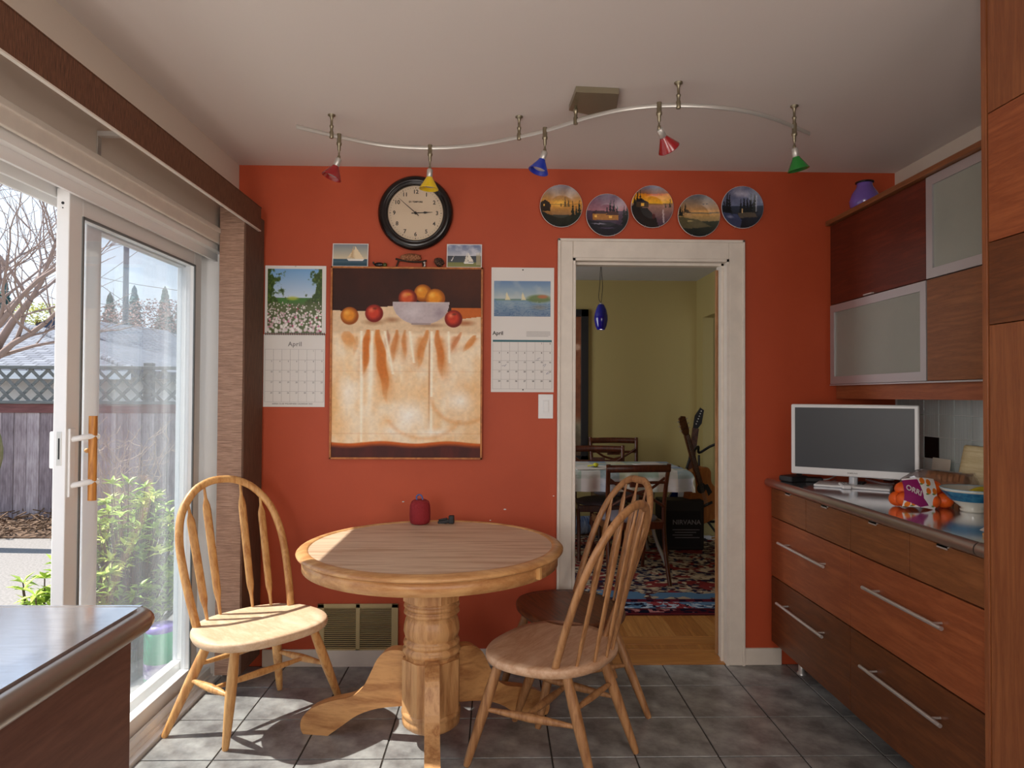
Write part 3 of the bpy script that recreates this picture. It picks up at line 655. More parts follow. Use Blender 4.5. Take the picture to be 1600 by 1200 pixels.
def wedge(xt, yt, w, xb, yb, c, al):
    t = np.clip((P.y-yt)/(yb-yt), 0, 1); cx = xt+(xb-xt)*t+.006*np.sin(P.y*40+xt*30); ww = w*(np.sin(np.pi*np.clip(t*.9+.12, 0, 1))**.7)
    m = np.clip((ww-np.abs(P.x-cx))/.012, 0, 1)*((P.y > yt)&(P.y < yb))*np.clip((1-t)*2.2, 0, 1); P.blend(m*al*(.75+.5*nz_), c)
for wd_ in ((.235, .325, .034, .205, .60, (206, 112, 40), .85), (.305, .325, .038, .375, .74, (206, 116, 44), .85), (.375, .325, .016, .37, .42, (176, 110, 80), .6), (.43, .325, .024, .40, .52, (204, 122, 60), .7), (.485, .325, .020, .485, .50, (206, 128, 66), .65),
            (.635, .325, .030, .57, .55, (210, 128, 60), .7), (.705, .325, .030, .745, .60, (206, 118, 50), .75), (.86, .335, .022, .80, .45, (204, 124, 76), .7), (.965, .35, .03, .87, .45, (216, 134, 66), .7), (.10, .335, .05, .13, .43, (224, 150, 84), .6), (.16, .36, .02, .15, .48, (220, 150, 90), .5)): wedge(*wd_)
for xr_, xr2, y1_ in ((.268, .262, .62), (.195, .20, .92), (.352, .41, .56), (.668, .668, .88), (.52, .55, .50), (.782, .79, .5)):
    t = np.clip((P.y-.33)/(y1_-.33), 0, 1); P.blend(np.exp(-((P.x-(xr_+(xr2-xr_)*t))/.009)**2)*((P.y > .33)&(P.y < y1_))*.85, (255, 244, 222))
for (cx, cy, rx, ry, al) in ((.52, .78, .14, .11, .9), (.86, .70, .12, .08, .8), (.10, .66, .08, .10, .7), (.40, .86, .10, .05, .7), (.70, .87, .2, .03, .7)): P.ell(cx, cy, rx, ry, (255, 250, 240), al, .9)
d = np.abs(np.sqrt(((P.x-.88)/.22)**2+((P.y-.66)/.16)**2)-1); P.blend(np.exp(-(d/.08)**2)*(P.y > .68)*(P.x > .66)*.4, (222, 150, 84))
d = np.abs(np.sqrt(((P.x-.62)/.26)**2+((P.y-.74)/.16)**2)-1); P.blend(np.exp(-(d/.07)**2)*(P.y > .80)*.3, (228, 156, 90))
for yy in (.545,): P.blend(np.exp(-((P.y-yy)/.002)**2)*.15, (196, 120, 64))
P.blend(np.exp(-((P.y-.875)/.002)**2)*.25, (196, 120, 64))
ed = .918+.006*np.sin(P.x*14); P.blend(np.clip((P.y-ed)/.006, 0, 1), (196, 92, 28)); P.blend(np.clip((P.y-ed-.012)/.02, 0, 1), (70, 30, 28))
P.blend(np.clip((P.y-.93)/.02, 0, 1)*np.clip(P.noise(20, 4, 4)-.4, 0, .5), (110, 40, 30))
P.ell(.28, .285, .10, .02, (150, 96, 60), .6, .8); P.ell(.40, .272, .07, .02, (146, 90, 58), .6, .8); P.ell(.89, .287, .09, .02, (150, 66, 26), .6, .8); P.ell(.66, .30, .14, .015, (150, 108, 80), .6, .8)
def fruit(cx, cy, r, base, hi, lo):
    ry = r*230/296
    P.ell(cx, cy, r, ry, lo, 1, .08); P.ell(cx-.08*r, cy-.08*ry, r*.88, ry*.88, base, 1, .45); P.ell(cx-.3*r, cy-.35*ry, r*.42, ry*.38, hi, .75, .9)
fruit(.607, .128, .062, (224, 142, 40), (248, 190, 90), (150, 76, 20)); fruit(.505, .157, .066, (206, 84, 44), (244, 168, 110), (110, 34, 20)); P.ell(.51, .135, .03, .012, (226, 160, 60), .7, .8)
fruit(.69, .157, .070, (232, 146, 36), (250, 196, 96), (160, 84, 20))
bowl = (((P.x-.595)/.19)**2+((P.y-.185)/.112)**2 < 1)&(P.y > .182-.012*np.sqrt(np.clip(1-((P.x-.595)/.19)**2, 0, 1))*0+0)
P.blend((bowl&(P.y > .180)).astype(float), (190, 176, 180)); P.ell(.54, .225, .09, .05, (214, 204, 208), .8, .9); P.ell(.72, .235, .06, .05, (146, 130, 140), .6, .9)
P.rect(.405, .785, .176, .184, (206, 196, 198), .9); P.rect(.53, .66, .288, .298, (160, 142, 140), .9)
fruit(.115, .252, .063, (226, 142, 42), (248, 186, 92), (150, 76, 24)); fruit(.28, .238, .063, (200, 62, 40), (236, 130, 96), (120, 28, 22)); P.ell(.285, .212, .02, .008, (110, 50, 26), .8, .6)
fruit(.815, .264, .062, (196, 58, 34), (238, 146, 110), (116, 28, 20)); P.ell(.82, .240, .02, .008, (100, 46, 26), .8, .6)
P.mottle(.05, 60, 80, 5)
picmesh('canvas', P, flatwall(px0+fw, px1-fw, pz0+fw, pz1-fw, WY-.027), M_pic, pt)

# calendars --------------------------------------------------------
def quadbox(name, a, b, Y, th, m, parent):
    return MB().box(a.x, b.x, Y-th, Y, b.z, a.z).build(name, m, parent)
A = onY(415, 415, Yw); B = onY(508, 636, Yw)
cal = thing('flower_wall_calendar', 'wall calendar with meadow flower photo, left of the still life', 'calendar', group='wall calendars')
zm = onY(460, 522, Yw).z
MB().box(A.x, B.x, Yw-.004, Yw, zm+.002, A.z).build('picture_sheet', M_paper, cal)
MB().box(A.x-.004, B.x-.002, Yw-.004, Yw, B.z, zm-.002).build('date_sheet', M_paper, cal)
P = Pic(88, 100, (70, 120, 50))
P.ramp(0, .45, (120, 170, 220), (200, 216, 236)); n = P.noise(7, 6, 2); n2 = P.noise(24, 24, 8)
tr = np.clip(((np.abs(P.x-.52)*2.0+P.y*.55+(n-.5)*1.1+(n2-.5)*.9)-.62)*5, 0, 1); P.blend(tr, (52, 76, 30)); P.blend(tr*np.clip(P.noise(40, 40, 3)-.5, 0, .4)*2, (130, 150, 60))
P.ell(.46, .46, .14, .04, (186, 190, 70), .8, .6)
lo = np.clip((P.y-.5+(n-.5)*.1)*14, 0, 1); P.blend(lo, (92, 104, 62)); P.blend(lo*np.clip(n2-.45, 0, .5), (40, 56, 30))
rr = random.Random(5)
for k in range(300):
    y_ = .52+.46*rr.random()**.8; s_ = .009+.036*(y_-.5)*rr.uniform(.6, 1.6)
    P.ell(rr.random(), y_, s_*1.2, s_, rr.choice([(244, 240, 236), (250, 246, 244), (230, 210, 216), (214, 120, 160), (196, 50, 110)] if k % 6 == 0 else [(244, 240, 236), (226, 216, 216), (214, 180, 190)]), .95, .4)
q0 = onY(419, 420, Yw); q1 = onY(503, 521, Yw)
picmesh('photo', P, flatwall(q0.x, q1.x, q1.z, q0.z, Yw-.0045), M_gloss, cal)
cmb = MB()
for k in range(34):
    x = A.x+.006+k*(B.x-A.x-.012)/33; cmb.box(x-.0013, x+.0013, Yw-.008, Yw-.003, zm-.006, zm+.007)
cmb.build('wire_binding', M_ink, cal)
text('April', 'lettering', .030, wallM((A.x+B.x)/2, Yw-.0045, onY(460, 538, Yw).z), M_greyink, cal, space=1.1)
text('SIERRA CLUB WILDERNESS CALENDAR 2022', 'lettering', .0095, wallM((A.x+B.x)/2-.01, Yw-.0045, onY(460, 631, Yw).z), M_greyink, cal, space=1.05)
gx0, gx1 = A.x+.004, B.x-.008; gz1 = onY(460, 546, Yw).z; gz0 = onY(460, 628, Yw).z
def calgrid(gx0, gx1, gz0, gz1, rows, par, y, m, fs, bold=False, skip=None):
    ln = MB(); dx = (gx1-gx0)/7; dz = (gz1-gz0)/rows
    for i in range(8): ln.box(gx0+i*dx-.0004, gx0+i*dx+.0004, y-.0004, y, gz0, gz1)
    for j in range(rows+1): ln.box(gx0, gx1, y-.0004, y, gz1-j*dz-.0004, gz1-j*dz+.0004)
    ln.build('ruled_lines', M_greyink, par)
    for j in range(rows):
        for i in range(7):
            d_ = j*7+i-4
            if 1 <= d_ <= 30: text(str(d_), 'date_number', fs, wallM(gx0+(i+.78)*dx, y-.0004, gz1-j*dz-fs*.75), m, par)
calgrid(gx0, gx1, gz0, gz1, 5, cal, Yw-.0042, M_greyink, .010)
MB().lathe([(.003, 0), (.003, .008), (.0001, .009)], 8, T((A.x+B.x)/2, Yw, A.z-.004) @ MC).build('nail', M_silver, cal)

A = onY(768, 418, Yw); B = onY(865, 613, Yw)
cal2 = thing('boating_wall_calendar', 'wall calendar with blue boating picture, between the still life and doorway', 'calendar', group='wall calendars')
MB().box(A.x, B.x, Yw-.004, Yw, B.z, A.z).build('sheet', M_paper, cal2)
P = Pic(86, 56, (90, 130, 170)); P.ramp(0, .5, (96, 132, 176), (176, 190, 190)); P.ramp(.5, 1, (100, 140, 170), (60, 92, 132))
P.blend(np.clip(P.noise(5, 4, 6)-.5, 0, .4), (214, 210, 196)); P.rect(.0, 1.0, .50, .56, (96, 120, 70), .7, .03)
P.ell(.80, .50, .26, .14, (88, 112, 50), .9, .4); P.ell(.86, .44, .12, .07, (190, 92, 50), .8, .6)
P.blend(((P.y > .58)*(np.sin(P.y*150+P.noise(8, 8, 3)*12) > .4)).astype(float)*.4, (176, 190, 196)); P.ell(.8, .74, .2, .1, (140, 110, 70), .4, .8)
for x in (.22, .50): P.poly([(x, .30), (x+.07, .54), (x-.02, .54)], (226, 214, 170), .9)
q0 = onY(772, 439, Yw); q1 = onY(860, 495, Yw)
picmesh('picture', P, flatwall(q0.x, q1.x, q1.z, q0.z, Yw-.0045), M_gloss, cal2)
zl = onY(800, 521, Yw).z
text('April', 'lettering', .026, wallM(onY(778, 521, Yw).x, Yw-.0045, zl), M_ink, cal2)
q0 = onY(770, 531, Yw); q1 = onY(862, 536, Yw)
MB().box(q0.x, q1.x, Yw-.0046, Yw-.004, q1.z+.004, q0.z).build('header_bar', mat('teal_print', (60, 110, 120), .7), cal2)
q1 = onY(862, 608, Yw)
calgrid(q0.x, q1.x, q1.z, onY(770, 534, Yw).z, 5, cal2, Yw-.0042, M_ink, .0105)
sc_ = MB(); rr = random.Random(2)
for (u, v) in ((788, 573), (855, 583), (840, 562), (852, 570)):
    c0 = onY(u, v, Yw-.0046)
    for k in range(2): sc_.box(-.008, .008, -.0004, 0, -.0006, .0006, T(c0.x+rr.uniform(-.006, .006), c0.y, c0.z+rr.uniform(-.008, .008)) @ RY(rr.uniform(-1, .2)))
sc_.build('pen_marks', mat('blue_pen_ink', (50, 60, 110), .7), cal2)
gt = onY(840, 522, Yw)
tx = MB()
for k in range(5): tx.box(gt.x-.055, gt.x+.062-.01*(k == 4), Yw-.0045, Yw-.004, gt.z+.010-k*.0055, gt.z+.0115-k*.0055)
tx.build('small_print', M_greyink, cal2)
for v in (422, 609):
    q = onY(817, v, Yw); MB().lathe([(.0035, .0035), (.0035, .005)], 10, T(q.x, WY-.001, q.z) @ MC).build('punch_hole', M_black, cal2)

# switch
A = onY(841, 616, Yw); B = onY(864, 654, Yw)
swt = thing('light_switch', 'white rocker light switch on the red wall beside the door casing', 'switch')
MB().box(A.x, B.x, Yw-.006, Yw, B.z, A.z, b=.002).build('cover_plate', M_white, swt)
cx = (A.x+B.x)/2; cz = (A.z+B.z)/2
MB().box(cx-.013, cx+.017, Yw-.0085, Yw-.005, cz-.033, cz+.033, b=.001).box(cx-.010, cx+.014, Yw-.012, Yw-.005, cz-.028, cz+.028, RX(0), b=.002).build('rocker', M_white, swt)
# vent grille
A = onY(497, 943, Yw); B = onY(622, 1019, Yw)
vg = thing('vent_grille', 'brass coloured return air grille low on the red wall behind the table', 'vent')
x0, x1, z0, z1 = A.x, B.x, B.z, A.z; b_ = .020
m = MB().box(x0, x1, Yw-.010, Yw, z1-b_, z1, b=.002).box(x0, x1, Yw-.010, Yw, z0, z0+b_, b=.002).box(x0, x0+b_+.012, Yw-.010, Yw, z0, z1, b=.002).box(x1-b_-.012, x1, Yw-.010, Yw, z0, z1, b=.002).box((x0+x1)/2-.009, (x0+x1)/2+.009, Yw-.010, Yw, z0, z1)
m.build('frame', M_brass, vg)
MB().box(x0+.02, x1-.02, Yw-.001, Yw, z0+.01, z1-.01).build('backing', M_black, vg)
ns = 20
sm_ = None
for k in range(ns):
    z = z0+b_+(k+.5)*(z1-z0-2*b_)/ns
    if sm_ is None:
        o = MB().box(x0+.028, x1-.028, -.0012, .0012, -.004, .004, RX(.75)).build('louvre', M_brass, vg); sm_ = o.data
    else: o = bpy.data.objects.new('louvre', sm_); C.objects.link(o); o.parent = vg
    o.location = (0, Yw-.006, z)
# wall chips
for (u, v, s_) in ((630, 784, .004), (789, 796, .005), (766, 813, .003), (865, 775, .003)):
    q = onY(u, v, Yw)
    MB().lathe([(.0001, .0006), (s_, .0006), (s_, 0)], 7, T(q.x, WY, q.z) @ MC @ Matrix.Diagonal((1.5, .7, 1, 1)), cap=False).build('chip', M_paper, bpy.data.objects['wall_back'])

# plates -------------------------------------------------------------
def plate(u, v, lab, fn):
    c = onY(u, v, WY-.02); t = thing('decorative_plate', lab, 'plate', (c.x, WY, c.z), 0, 'lake scene plates above the doorway')
    R = .103
    MB().lathe([(.04, .004), (.06, .006), (.098, .018), (R+.001, .0225), (R+.002, .021), (.097, .015), (.058, .002), (.04, 0)], 48, MC, cap=False).build('rim', M_white, t)
    P = Pic(66, 66, (60, 60, 70)); fn(P); P.mottle(.10, 24, 24, int(u))
    ns_, nr = 48, 33
    # disc mapped from the square
    me_v = []; th_ = np.linspace(0, 2*PI, 97)[:-1]; rs = np.linspace(0, 1, nr+1)
    def f(u_, v_):
        x = (u_*2-1); y = (v_*2-1)
        xx = x*np.sqrt(np.maximum(0, 1-y*y/2)); yy = y*np.sqrt(np.maximum(0, 1-x*x/2)); r = np.sqrt(xx*xx+yy*yy)
        return xx*R, -(.0195-.014*(1-np.clip((r-.55)/.45, 0, 1)**1.0)-.0+.004), -yy*R
    # resample so that the picture is not distorted by the square-to-disc map
    hh_, ww_ = P.h, P.w; yy, xx = np.mgrid[0:hh_, 0:ww_]; x = (xx+.5)/ww_*2-1; y = (yy+.5)/hh_*2-1
    X = x*np.sqrt(1-y*y/2); Y = y*np.sqrt(1-x*x/2); P.a = P.a[np.clip(((Y+1)/2*hh_).astype(int), 0, hh_-1), np.clip(((X+1)/2*ww_).astype(int), 0, ww_-1)]
    picmesh('painted_scene', P, f, M_gloss, t)
    for sx in (-.035, .035):
        for sz in (-1, 1):
            z = sz*(R**2-sx**2)**.5
            MB().tube([(sx, -.004, z*1.02), (sx, -.024, z*1.025), (sx, -.0275, z*.985)], .0013, 6).build('wire_hook', M_silver, t)
def trees(P, xs, base, col, hmin=.15, hmax=.4, seed=1):
    r = random.Random(seed)
    for x in xs:
        h = r.uniform(hmin, hmax); w_ = h*.16
        for k in range(5):
            yy = base-h+h*k/5; P.poly([(x, yy-.02), (x+w_*(k+1)/5*1.2, yy+h/5+.02), (x-w_*(k+1)/5*1.2, yy+h/5+.02)], col)
def pA(P):
    P.ramp(0, .45, (110, 100, 120), (232, 160, 60)); P.ramp(.45, .7, (216, 150, 60), (150, 110, 70)); P.ramp(.7, 1, (60, 60, 50), (24, 30, 26)); P.ell(.48, .42, .3, .12, (255, 206, 90), .8, .9)
    P.rect(.0, 1, .43, .46, (130, 96, 60), .6, .01); P.poly([(0, .42), (.12, .34), (.26, .44), (.24, .6), (0, .64)], (52, 42, 34)); P.rect(.07, .10, .45, .5, (240, 190, 90)); P.poly([(0, .6), (.35, .75), (.5, .95), (.2, 1), (0, 1)], (40, 44, 40)); trees(P, [.5, .6, .68], .48, (110, 84, 50), .1, .24); trees(P, [.86, .93, .78], .95, (34, 42, 34), .45, .6)
def pB(P):
    P.ramp(0, .4, (90, 66, 96), (176, 120, 130)); P.ramp(.4, 1, (90, 70, 90), (50, 46, 62)); P.blend(np.clip(P.noise(4, 6, 2)-.45, 0, .5)*(P.y < .35), (214, 170, 180))
    trees(P, [.5, .58, .66, .74], .52, (34, 36, 44), .25, .42); P.rect(.15, .78, .44, .60, (176, 120, 60)); P.poly([(.12, .46), (.22, .38), (.44, .38), (.5, .46)], (70, 52, 60)); P.poly([(.46, .48), (.55, .40), (.72, .40), (.8, .48)], (84, 58, 56)); P.rect(.2, .25, .49, .55, (255, 200, 100)); P.rect(.55, .62, .5, .56, (255, 196, 96))
    trees(P, [.9, .97], .8, (26, 32, 34), .5, .6); P.poly([(0, .62), (.6, .66), (1, .8), (1, 1), (0, 1)], (40, 42, 50)); P.ell(.3, .7, .22, .02, (176, 170, 190), .8, .5); P.ell(.5, .8, .25, .02, (110, 100, 130), .7, .5)
def pC(P):
    P.ramp(0, .18, (110, 116, 150), (150, 90, 60)); P.ramp(.18, .42, (230, 140, 30), (250, 190, 40)); P.ramp(.42, 1, (176, 130, 110), (60, 46, 70)); P.ell(.6, .2, .35, .03, (200, 70, 40), .7, .8); P.rect(.3, 1, .4, .45, (150, 104, 60), .8, .01)
    trees(P, [.08, .15, .22], .46, (36, 34, 30), .25, .36); P.poly([(.08, .38), (.24, .28), (.42, .38)], (36, 32, 40)); P.rect(.12, .42, .38, .5, (80, 60, 44)); P.rect(.25, .32, .4, .47, (255, 196, 80)); P.poly([(0, .48), (.4, .52), (.6, .75), (.66, 1), (0, 1)], (38, 34, 34)); P.rect(.75, .80, .55, .9, (232, 220, 220), .7, .02); trees(P, [.83, .93], .5, (60, 56, 40), .1, .2)
    P.ell(.55, .72, .05, .08, (80, 26, 26), .9, .4)
def pD(P):
    P.ramp(0, .4, (96, 100, 112), (206, 150, 90)); P.ramp(.4, .62, (214, 160, 90), (150, 130, 90)); P.ramp(.62, 1, (60, 64, 50), (22, 30, 30)); P.ell(.6, .38, .35, .05, (250, 190, 110), .7, .9); P.rect(.3, 1, .40, .44, (90, 90, 90), .7, .01)
    trees(P, [.1, .18, .05], .5, (32, 36, 34), .2, .34); P.poly([(.12, .42), (.22, .34), (.34, .42)], (86, 70, 56)); P.rect(.15, .33, .42, .52, (190, 150, 100)); P.poly([(0, .52), (.5, .58), (.8, .75), (.3, .8), (0, .8)], (96, 88, 62))
    for x in (.62, .7): P.ell(x, .21, .03, .012, (40, 36, 40), 1, .5)
    P.ell(.3, .62, .1, .02, (190, 170, 110), .8, .6)
def pE(P):
    P.ramp(0, .45, (92, 92, 120), (110, 120, 150)); P.ramp(.45, 1, (50, 60, 80), (24, 26, 34)); P.ell(.45, .16, .3, .1, (196, 190, 206), .8, .9); P.blend(np.clip(P.noise(5, 5, 4)-.45, 0, .5)*(P.y < .4), (214, 206, 220))
    trees(P, [.06, .14, .2, .48, .56, .64, .72, .8], .6, (24, 30, 34), .25, .5); P.rect(.83, .86, .2, .6, (206, 210, 220), .7, .01); P.poly([(.4, .62), (.8, .6), (.86, .72), (.45, .74)], (92, 82, 70)); P.rect(.5, .53, .52, .62, (226, 190, 130)); P.poly([(.0, .62), (.4, .66), (.5, .8), (.44, 1), (0, 1)], (70, 80, 120), .8); P.ell(.22, .72, .12, .05, (190, 190, 216), .7, .8)
plate(877, 322, 'decorative plate with golden sunset and large pine, leftmost of the row', pA)
plate(949, 336, 'decorative plate with purple sky and lit lakeside cabins, second from left', pB)
plate(1019, 323, 'decorative plate with orange sunset and dark cabin, middle of the row', pC)
plate(1092, 337, 'decorative plate with grey sky and low grassy shore, fourth from left', pD)
plate(1160, 324, 'decorative plate with violet mountain and dark woods, rightmost of the row', pE)

# things on top of the painting ---------------------------------------
zt = pz1
def card(u0, u1, v0, lab, fn):
    a = onY(u0, v0, WY-.024); b = onY(u1, v0, WY-.024)
    t = thing('postcard', lab, 'postcard', ((a.x+b.x)/2, WY-.022, zt), 0, 'sailing postcards on the painting')
    w_ = (b.x-a.x)/2; h = a.z-zt; Mt = RX(math.radians(-7))
    MB().box(-w_, w_, -.0006, .0006, 0, h, Mt).build('card', M_paper, t)
    P = Pic(56, 34, (150, 160, 170)); fn(P); q = .004
    def f(u_, v_):
        x = -w_+q+(2*w_-2*q)*u_; z = h-q-(h-2*q)*v_; y = np.full(u_.shape, -.0009); a_ = math.radians(-7)
        return x, y*math.cos(a_)-z*math.sin(a_), y*math.sin(a_)+z*math.cos(a_)
    picmesh('picture', P, f, M_gloss, t)
def c1(P):
    P.ramp(0, .68, (132, 142, 150), (214, 200, 170)); P.ramp(.68, 1, (70, 96, 112), (44, 76, 92)); P.poly([(.40, .62), (.66, .62), (.62, .22)], (226, 204, 166)); P.poly([(.62, .05), (.64, .68), (.90, .66)], (236, 216, 180)); P.poly([(.58, .08), (.6, .64), (.5, .62)], (206, 176, 136)); P.poly([(.4, .68), (.92, .68), (.86, .76), (.45, .76)], (236, 232, 226)); P.rect(0, 1, .8, .84, (200, 206, 206), .4, .02)
def c2(P):
    P.ramp(0, .5, (112, 126, 160), (190, 192, 200)); P.ramp(.5, .8, (70, 76, 84), (80, 88, 92)); P.ramp(.8, 1, (128, 130, 80), (140, 142, 92)); P.poly([(.5, .78), (.58, .35), (.62, .78)], (220, 214, 200)); P.poly([(.60, .3), (.62, .76), (.78, .76)], (232, 226, 212)); P.poly([(.48, .8), (.8, .8), (.76, .86), (.52, .86)], (236, 234, 230)); P.poly([(.10, .72), (.20, .48), (.14, .74)], (226, 224, 222)); P.rect(.86, .98, .36, .9, (170, 160, 130), .9); P.blend(np.clip(P.noise(6, 5, 4)-.5, 0, .5)*(P.y < .5)*2, (226, 226, 232))
card(519, 575, 379, 'sailing boat postcard on the left end of the painting frame', c1)
card(698, 753, 380, 'sailing boats postcard on the right end of the painting frame', c2)
q = onY(595, 413, WY-.018)
fg = thing('dark_figurine', 'small black and green ceramic figurine lying on the painting frame', 'figurine', (q.x, WY-.018, zt))
MB().ball((-.008, 0, .012), .014, (1.7, .7, .85)).tube(catmull([(-.03, 0, .014), (-.036, 0, .020), (-.034, 0, .026)], 3), .004, 6).build('body', M_blackgl, fg)
MB().ball((.020, -.002, .011), .011, (1.0, .8, 1)).build('head', mat('olive_green_glaze', (70, 74, 26), .3), fg)
q = onY(645, 405, WY-.018)
bs_ = thing('driftwood_stand', 'little dark driftwood bench on the painting frame under the clock', 'ornament', (q.x-.005, WY-.018, zt))
dk = mat('dark_driftwood', (62, 42, 28), .8, col2=(36, 24, 16), nscale=40)
MB().tube(catmull([(-.078, 0, .042), (-.05, 0, .034), (0, 0, .028), (.04, 0, .028), (.072, 0, .034)], 4), .0048, 8).build('seat', dk, bs_)
MB().tube([(-.062, 0, .036), (-.074, .0, .002)], .0042, 6).build('leg', dk, bs_); MB().tube([(.052, 0, .030), (.058, 0, .001)], .004, 6).build('leg', dk, bs_)
pc = thing('spruce_cone', 'long pale brown spruce cone lying on the driftwood bench', 'cone', (q.x-.01, WY-.019, zt+.034))
lt = mat('pale_cone_scale', (176, 120, 84), .7, col2=(124, 74, 48), nscale=60)
cone = MB(); rr = random.Random(4)
def scales(mb, L, R, n, r, M):
    for k in range(n):
        t_ = k/(n-1); a = k*2.399; rad = R*math.sin(PI*(.12+.80*t_))**.7; x = -L/2+L*t_
        Mx = M @ T(x, rad*.75*math.cos(a), rad*.75*math.sin(a)) @ RX(a) @ RZ(.5)
        mb.ball((0, .0, 0), r, (1.25, .5, 1.0), 6, 4, Mx)
scales(cone, .085, .018, 56, .0085, T(0, 0, .015)); cone.build('scales', lt, pc)
q = onY(665, 405, WY-.018); q = onY(664, 405, WY-.02)
sv = thing('silver_figurine', 'tiny silver animal figurine standing under the driftwood bench', 'figurine', (q.x, WY-.028, zt))
MB().ball((0, 0, .010), .006, (.8, .8, 1.5)).ball((-.001, -.002, .022), .006, (1, 1, .9)).tube([(-.003, -.004, .006), (-.005, -.006, 0)], .002, 6).build('body', M_silver, sv)
q = onY(686, 405, WY-.018)
pc2 = thing('pine_cone', 'dark round pine cone leaning beside the right postcard', 'cone', (q.x, WY-.020, zt))
core = MB().ball((0, 0, .024), .018, (1, .8, 1.1)).build('core', M_black, pc2); cone = MB(); scales(cone, .040, .024, 46, .0062, T(0, 0, .027) @ RY(.5)); cone.build('scales', mat('dark_cone_scale', (112, 78, 58), .7, col2=(40, 24, 20), nscale=90), pc2)

# ================================================================== TRACK LIGHT
ZR = 2.345
rp_ = [(463, 198), (530, 214), (600, 227), (672, 231), (740, 227), (811, 214), (860, 202), (920, 183), (980, 170), (1040, 165), (1100, 166), (1160, 173), (1210, 186), (1265, 209)]
rl = [onZ(u, v, ZR) for u, v in rp_]
rs_ = catmull(rl, 6)
tl_ = thing('ceiling_track', 'curved silver ceiling track with standoffs and square canopy', 'light track')
MB().tube(rs_, [(.0085, .0030)]*len(rs_), 8, up=(0, 0, 1)).build('rail', M_silver, tl_)
def near(u):
    best = min(rs_, key=lambda p: abs((p-O).dot(Rv)/(p-O).dot(Fv)*FPX+800-u)); return best
for u in (513, 811, 1059, 1240):
    p = near(u)
    MB().lathe([(.0075, -.012), (.0085, -.010), (.0085, .012), (.006, .018), (.0065, .030), (.0085, .034), (.0085, .038), (.005, .042), (.005, .065), (.007, .068), (.007, .073), (.015, .078), (.015, CEIL-ZR)], 14, T(p.x, p.y, ZR)).build('standoff', M_nickel, tl_)
p = near(898)
k_ = [onZ(u, v, CEIL-.02) for u, v in ((889, 172), (925, 180), (963, 172), (967, 146), (900, 143))]
cp = MB(); cen = sum(k_, Vector())/5
cp.prism([(q.x, q.y) for q in k_], CEIL-.022, CEIL-.0005); 
o = cp.build('canopy', M_nickel, tl_)
MB().lathe([(.0085, -.012), (.0085, .012), (.006, .018), (.0065, .030), (.009, .034), (.009, .045), (.005, .05), (.005, CEIL-ZR-.02)], 14, T(p.x, p.y, ZR)).build('power_feed', M_nickel, tl_)
def spot(u, lab, col, aim, drop, tilt):
    p = near(u); t = thing('track_spotlight', lab, 'spotlight', (p.x, p.y, ZR), 0, 'spotlights on the ceiling track')
    MB().lathe([(.009, .012), (.009, -.022), (.0105, -.024), (.0105, -.032), (.007, -.036), (.006, -.055), (.0035, -.058), (.0035, -drop), (.006, -drop-.002), (.006, -drop-.018), (.001, -drop-.02)][::-1], 14).build('stem', M_nickel, t)
    Mh = T(0, 0, -drop-.012) @ RZ(aim) @ RY(tilt) @ T(0, 0, 0)
    MB().lathe([(.002, -.046), (.0125, -.044), (.0125, -.004), (.010, 0), (.001, .001)], 18, Mh).build('socket', M_silver, t)
    m = mat(col+'_glass_shade', {'red': (150, 12, 20), 'yellow': (226, 190, 20), 'blue': (10, 50, 170), 'green': (20, 120, 40)}[col], .22, coat=.4, spec=.6)
    MB().lathe([(.013, -.034), (.0155, -.040), (.040, -.082), (.0405, -.084), (.038, -.084), (.013, -.042), (.013, -.036)], 32, Mh, cap=False).build('shade', m, t)
    MB().lathe([(.001, -.040), (.016, -.046), (.023, -.068), (.024, -.071), (.022, -.072), (.012, -.068), (.001, -.064)], 20, Mh, cap=False).build('bulb', M_steel, t)
spot(529, 'red glass cone spotlight on the far left of the ceiling track', 'red', 0.2, .075, .35)
spot(675, 'yellow glass cone spotlight hanging in front of the wall clock', 'yellow', 0, .078, 0.05)
spot(853, 'blue glass cone spotlight hanging from the track middle', 'blue', 0.2, .07, .32)
spot(1034, 'red glass cone spotlight tipped towards the room, right of the canopy', 'red', PI+.75, .07, .85)
spot(1236, 'green glass cone spotlight near the right end of the track', 'green', PI+.25, .07, -.35 if False else .22)
# ================================================================== THINGS ON THE CABINETS
CZ = .9125
# vase
q = onX(1362, 322, 1.80)
vs_ = thing('purple_vase', 'purple glass vase with dark rim on top of the wall cabinet', 'vase', (1.705, 3.12, UT+.0245))
pg_ = mat('purple_glass', (112, 84, 168), .15, coat=.5)
MB().lathe([(.001, 0), (.045, .002), (.062, .02), (.066, .045), (.055, .08), (.038, .105), (.033, .12), (.036, .130), (.030, .130), (.028, .118), (.001, .1)], 32, cap=False).build('body', pg_, vs_)
MB().lathe([(.034, .126), (.040, .129), (.040, .134), (.034, .135), (.031, .131), (.034, .126)], 32, cap=False).build('rim', M_blackgl, vs_)
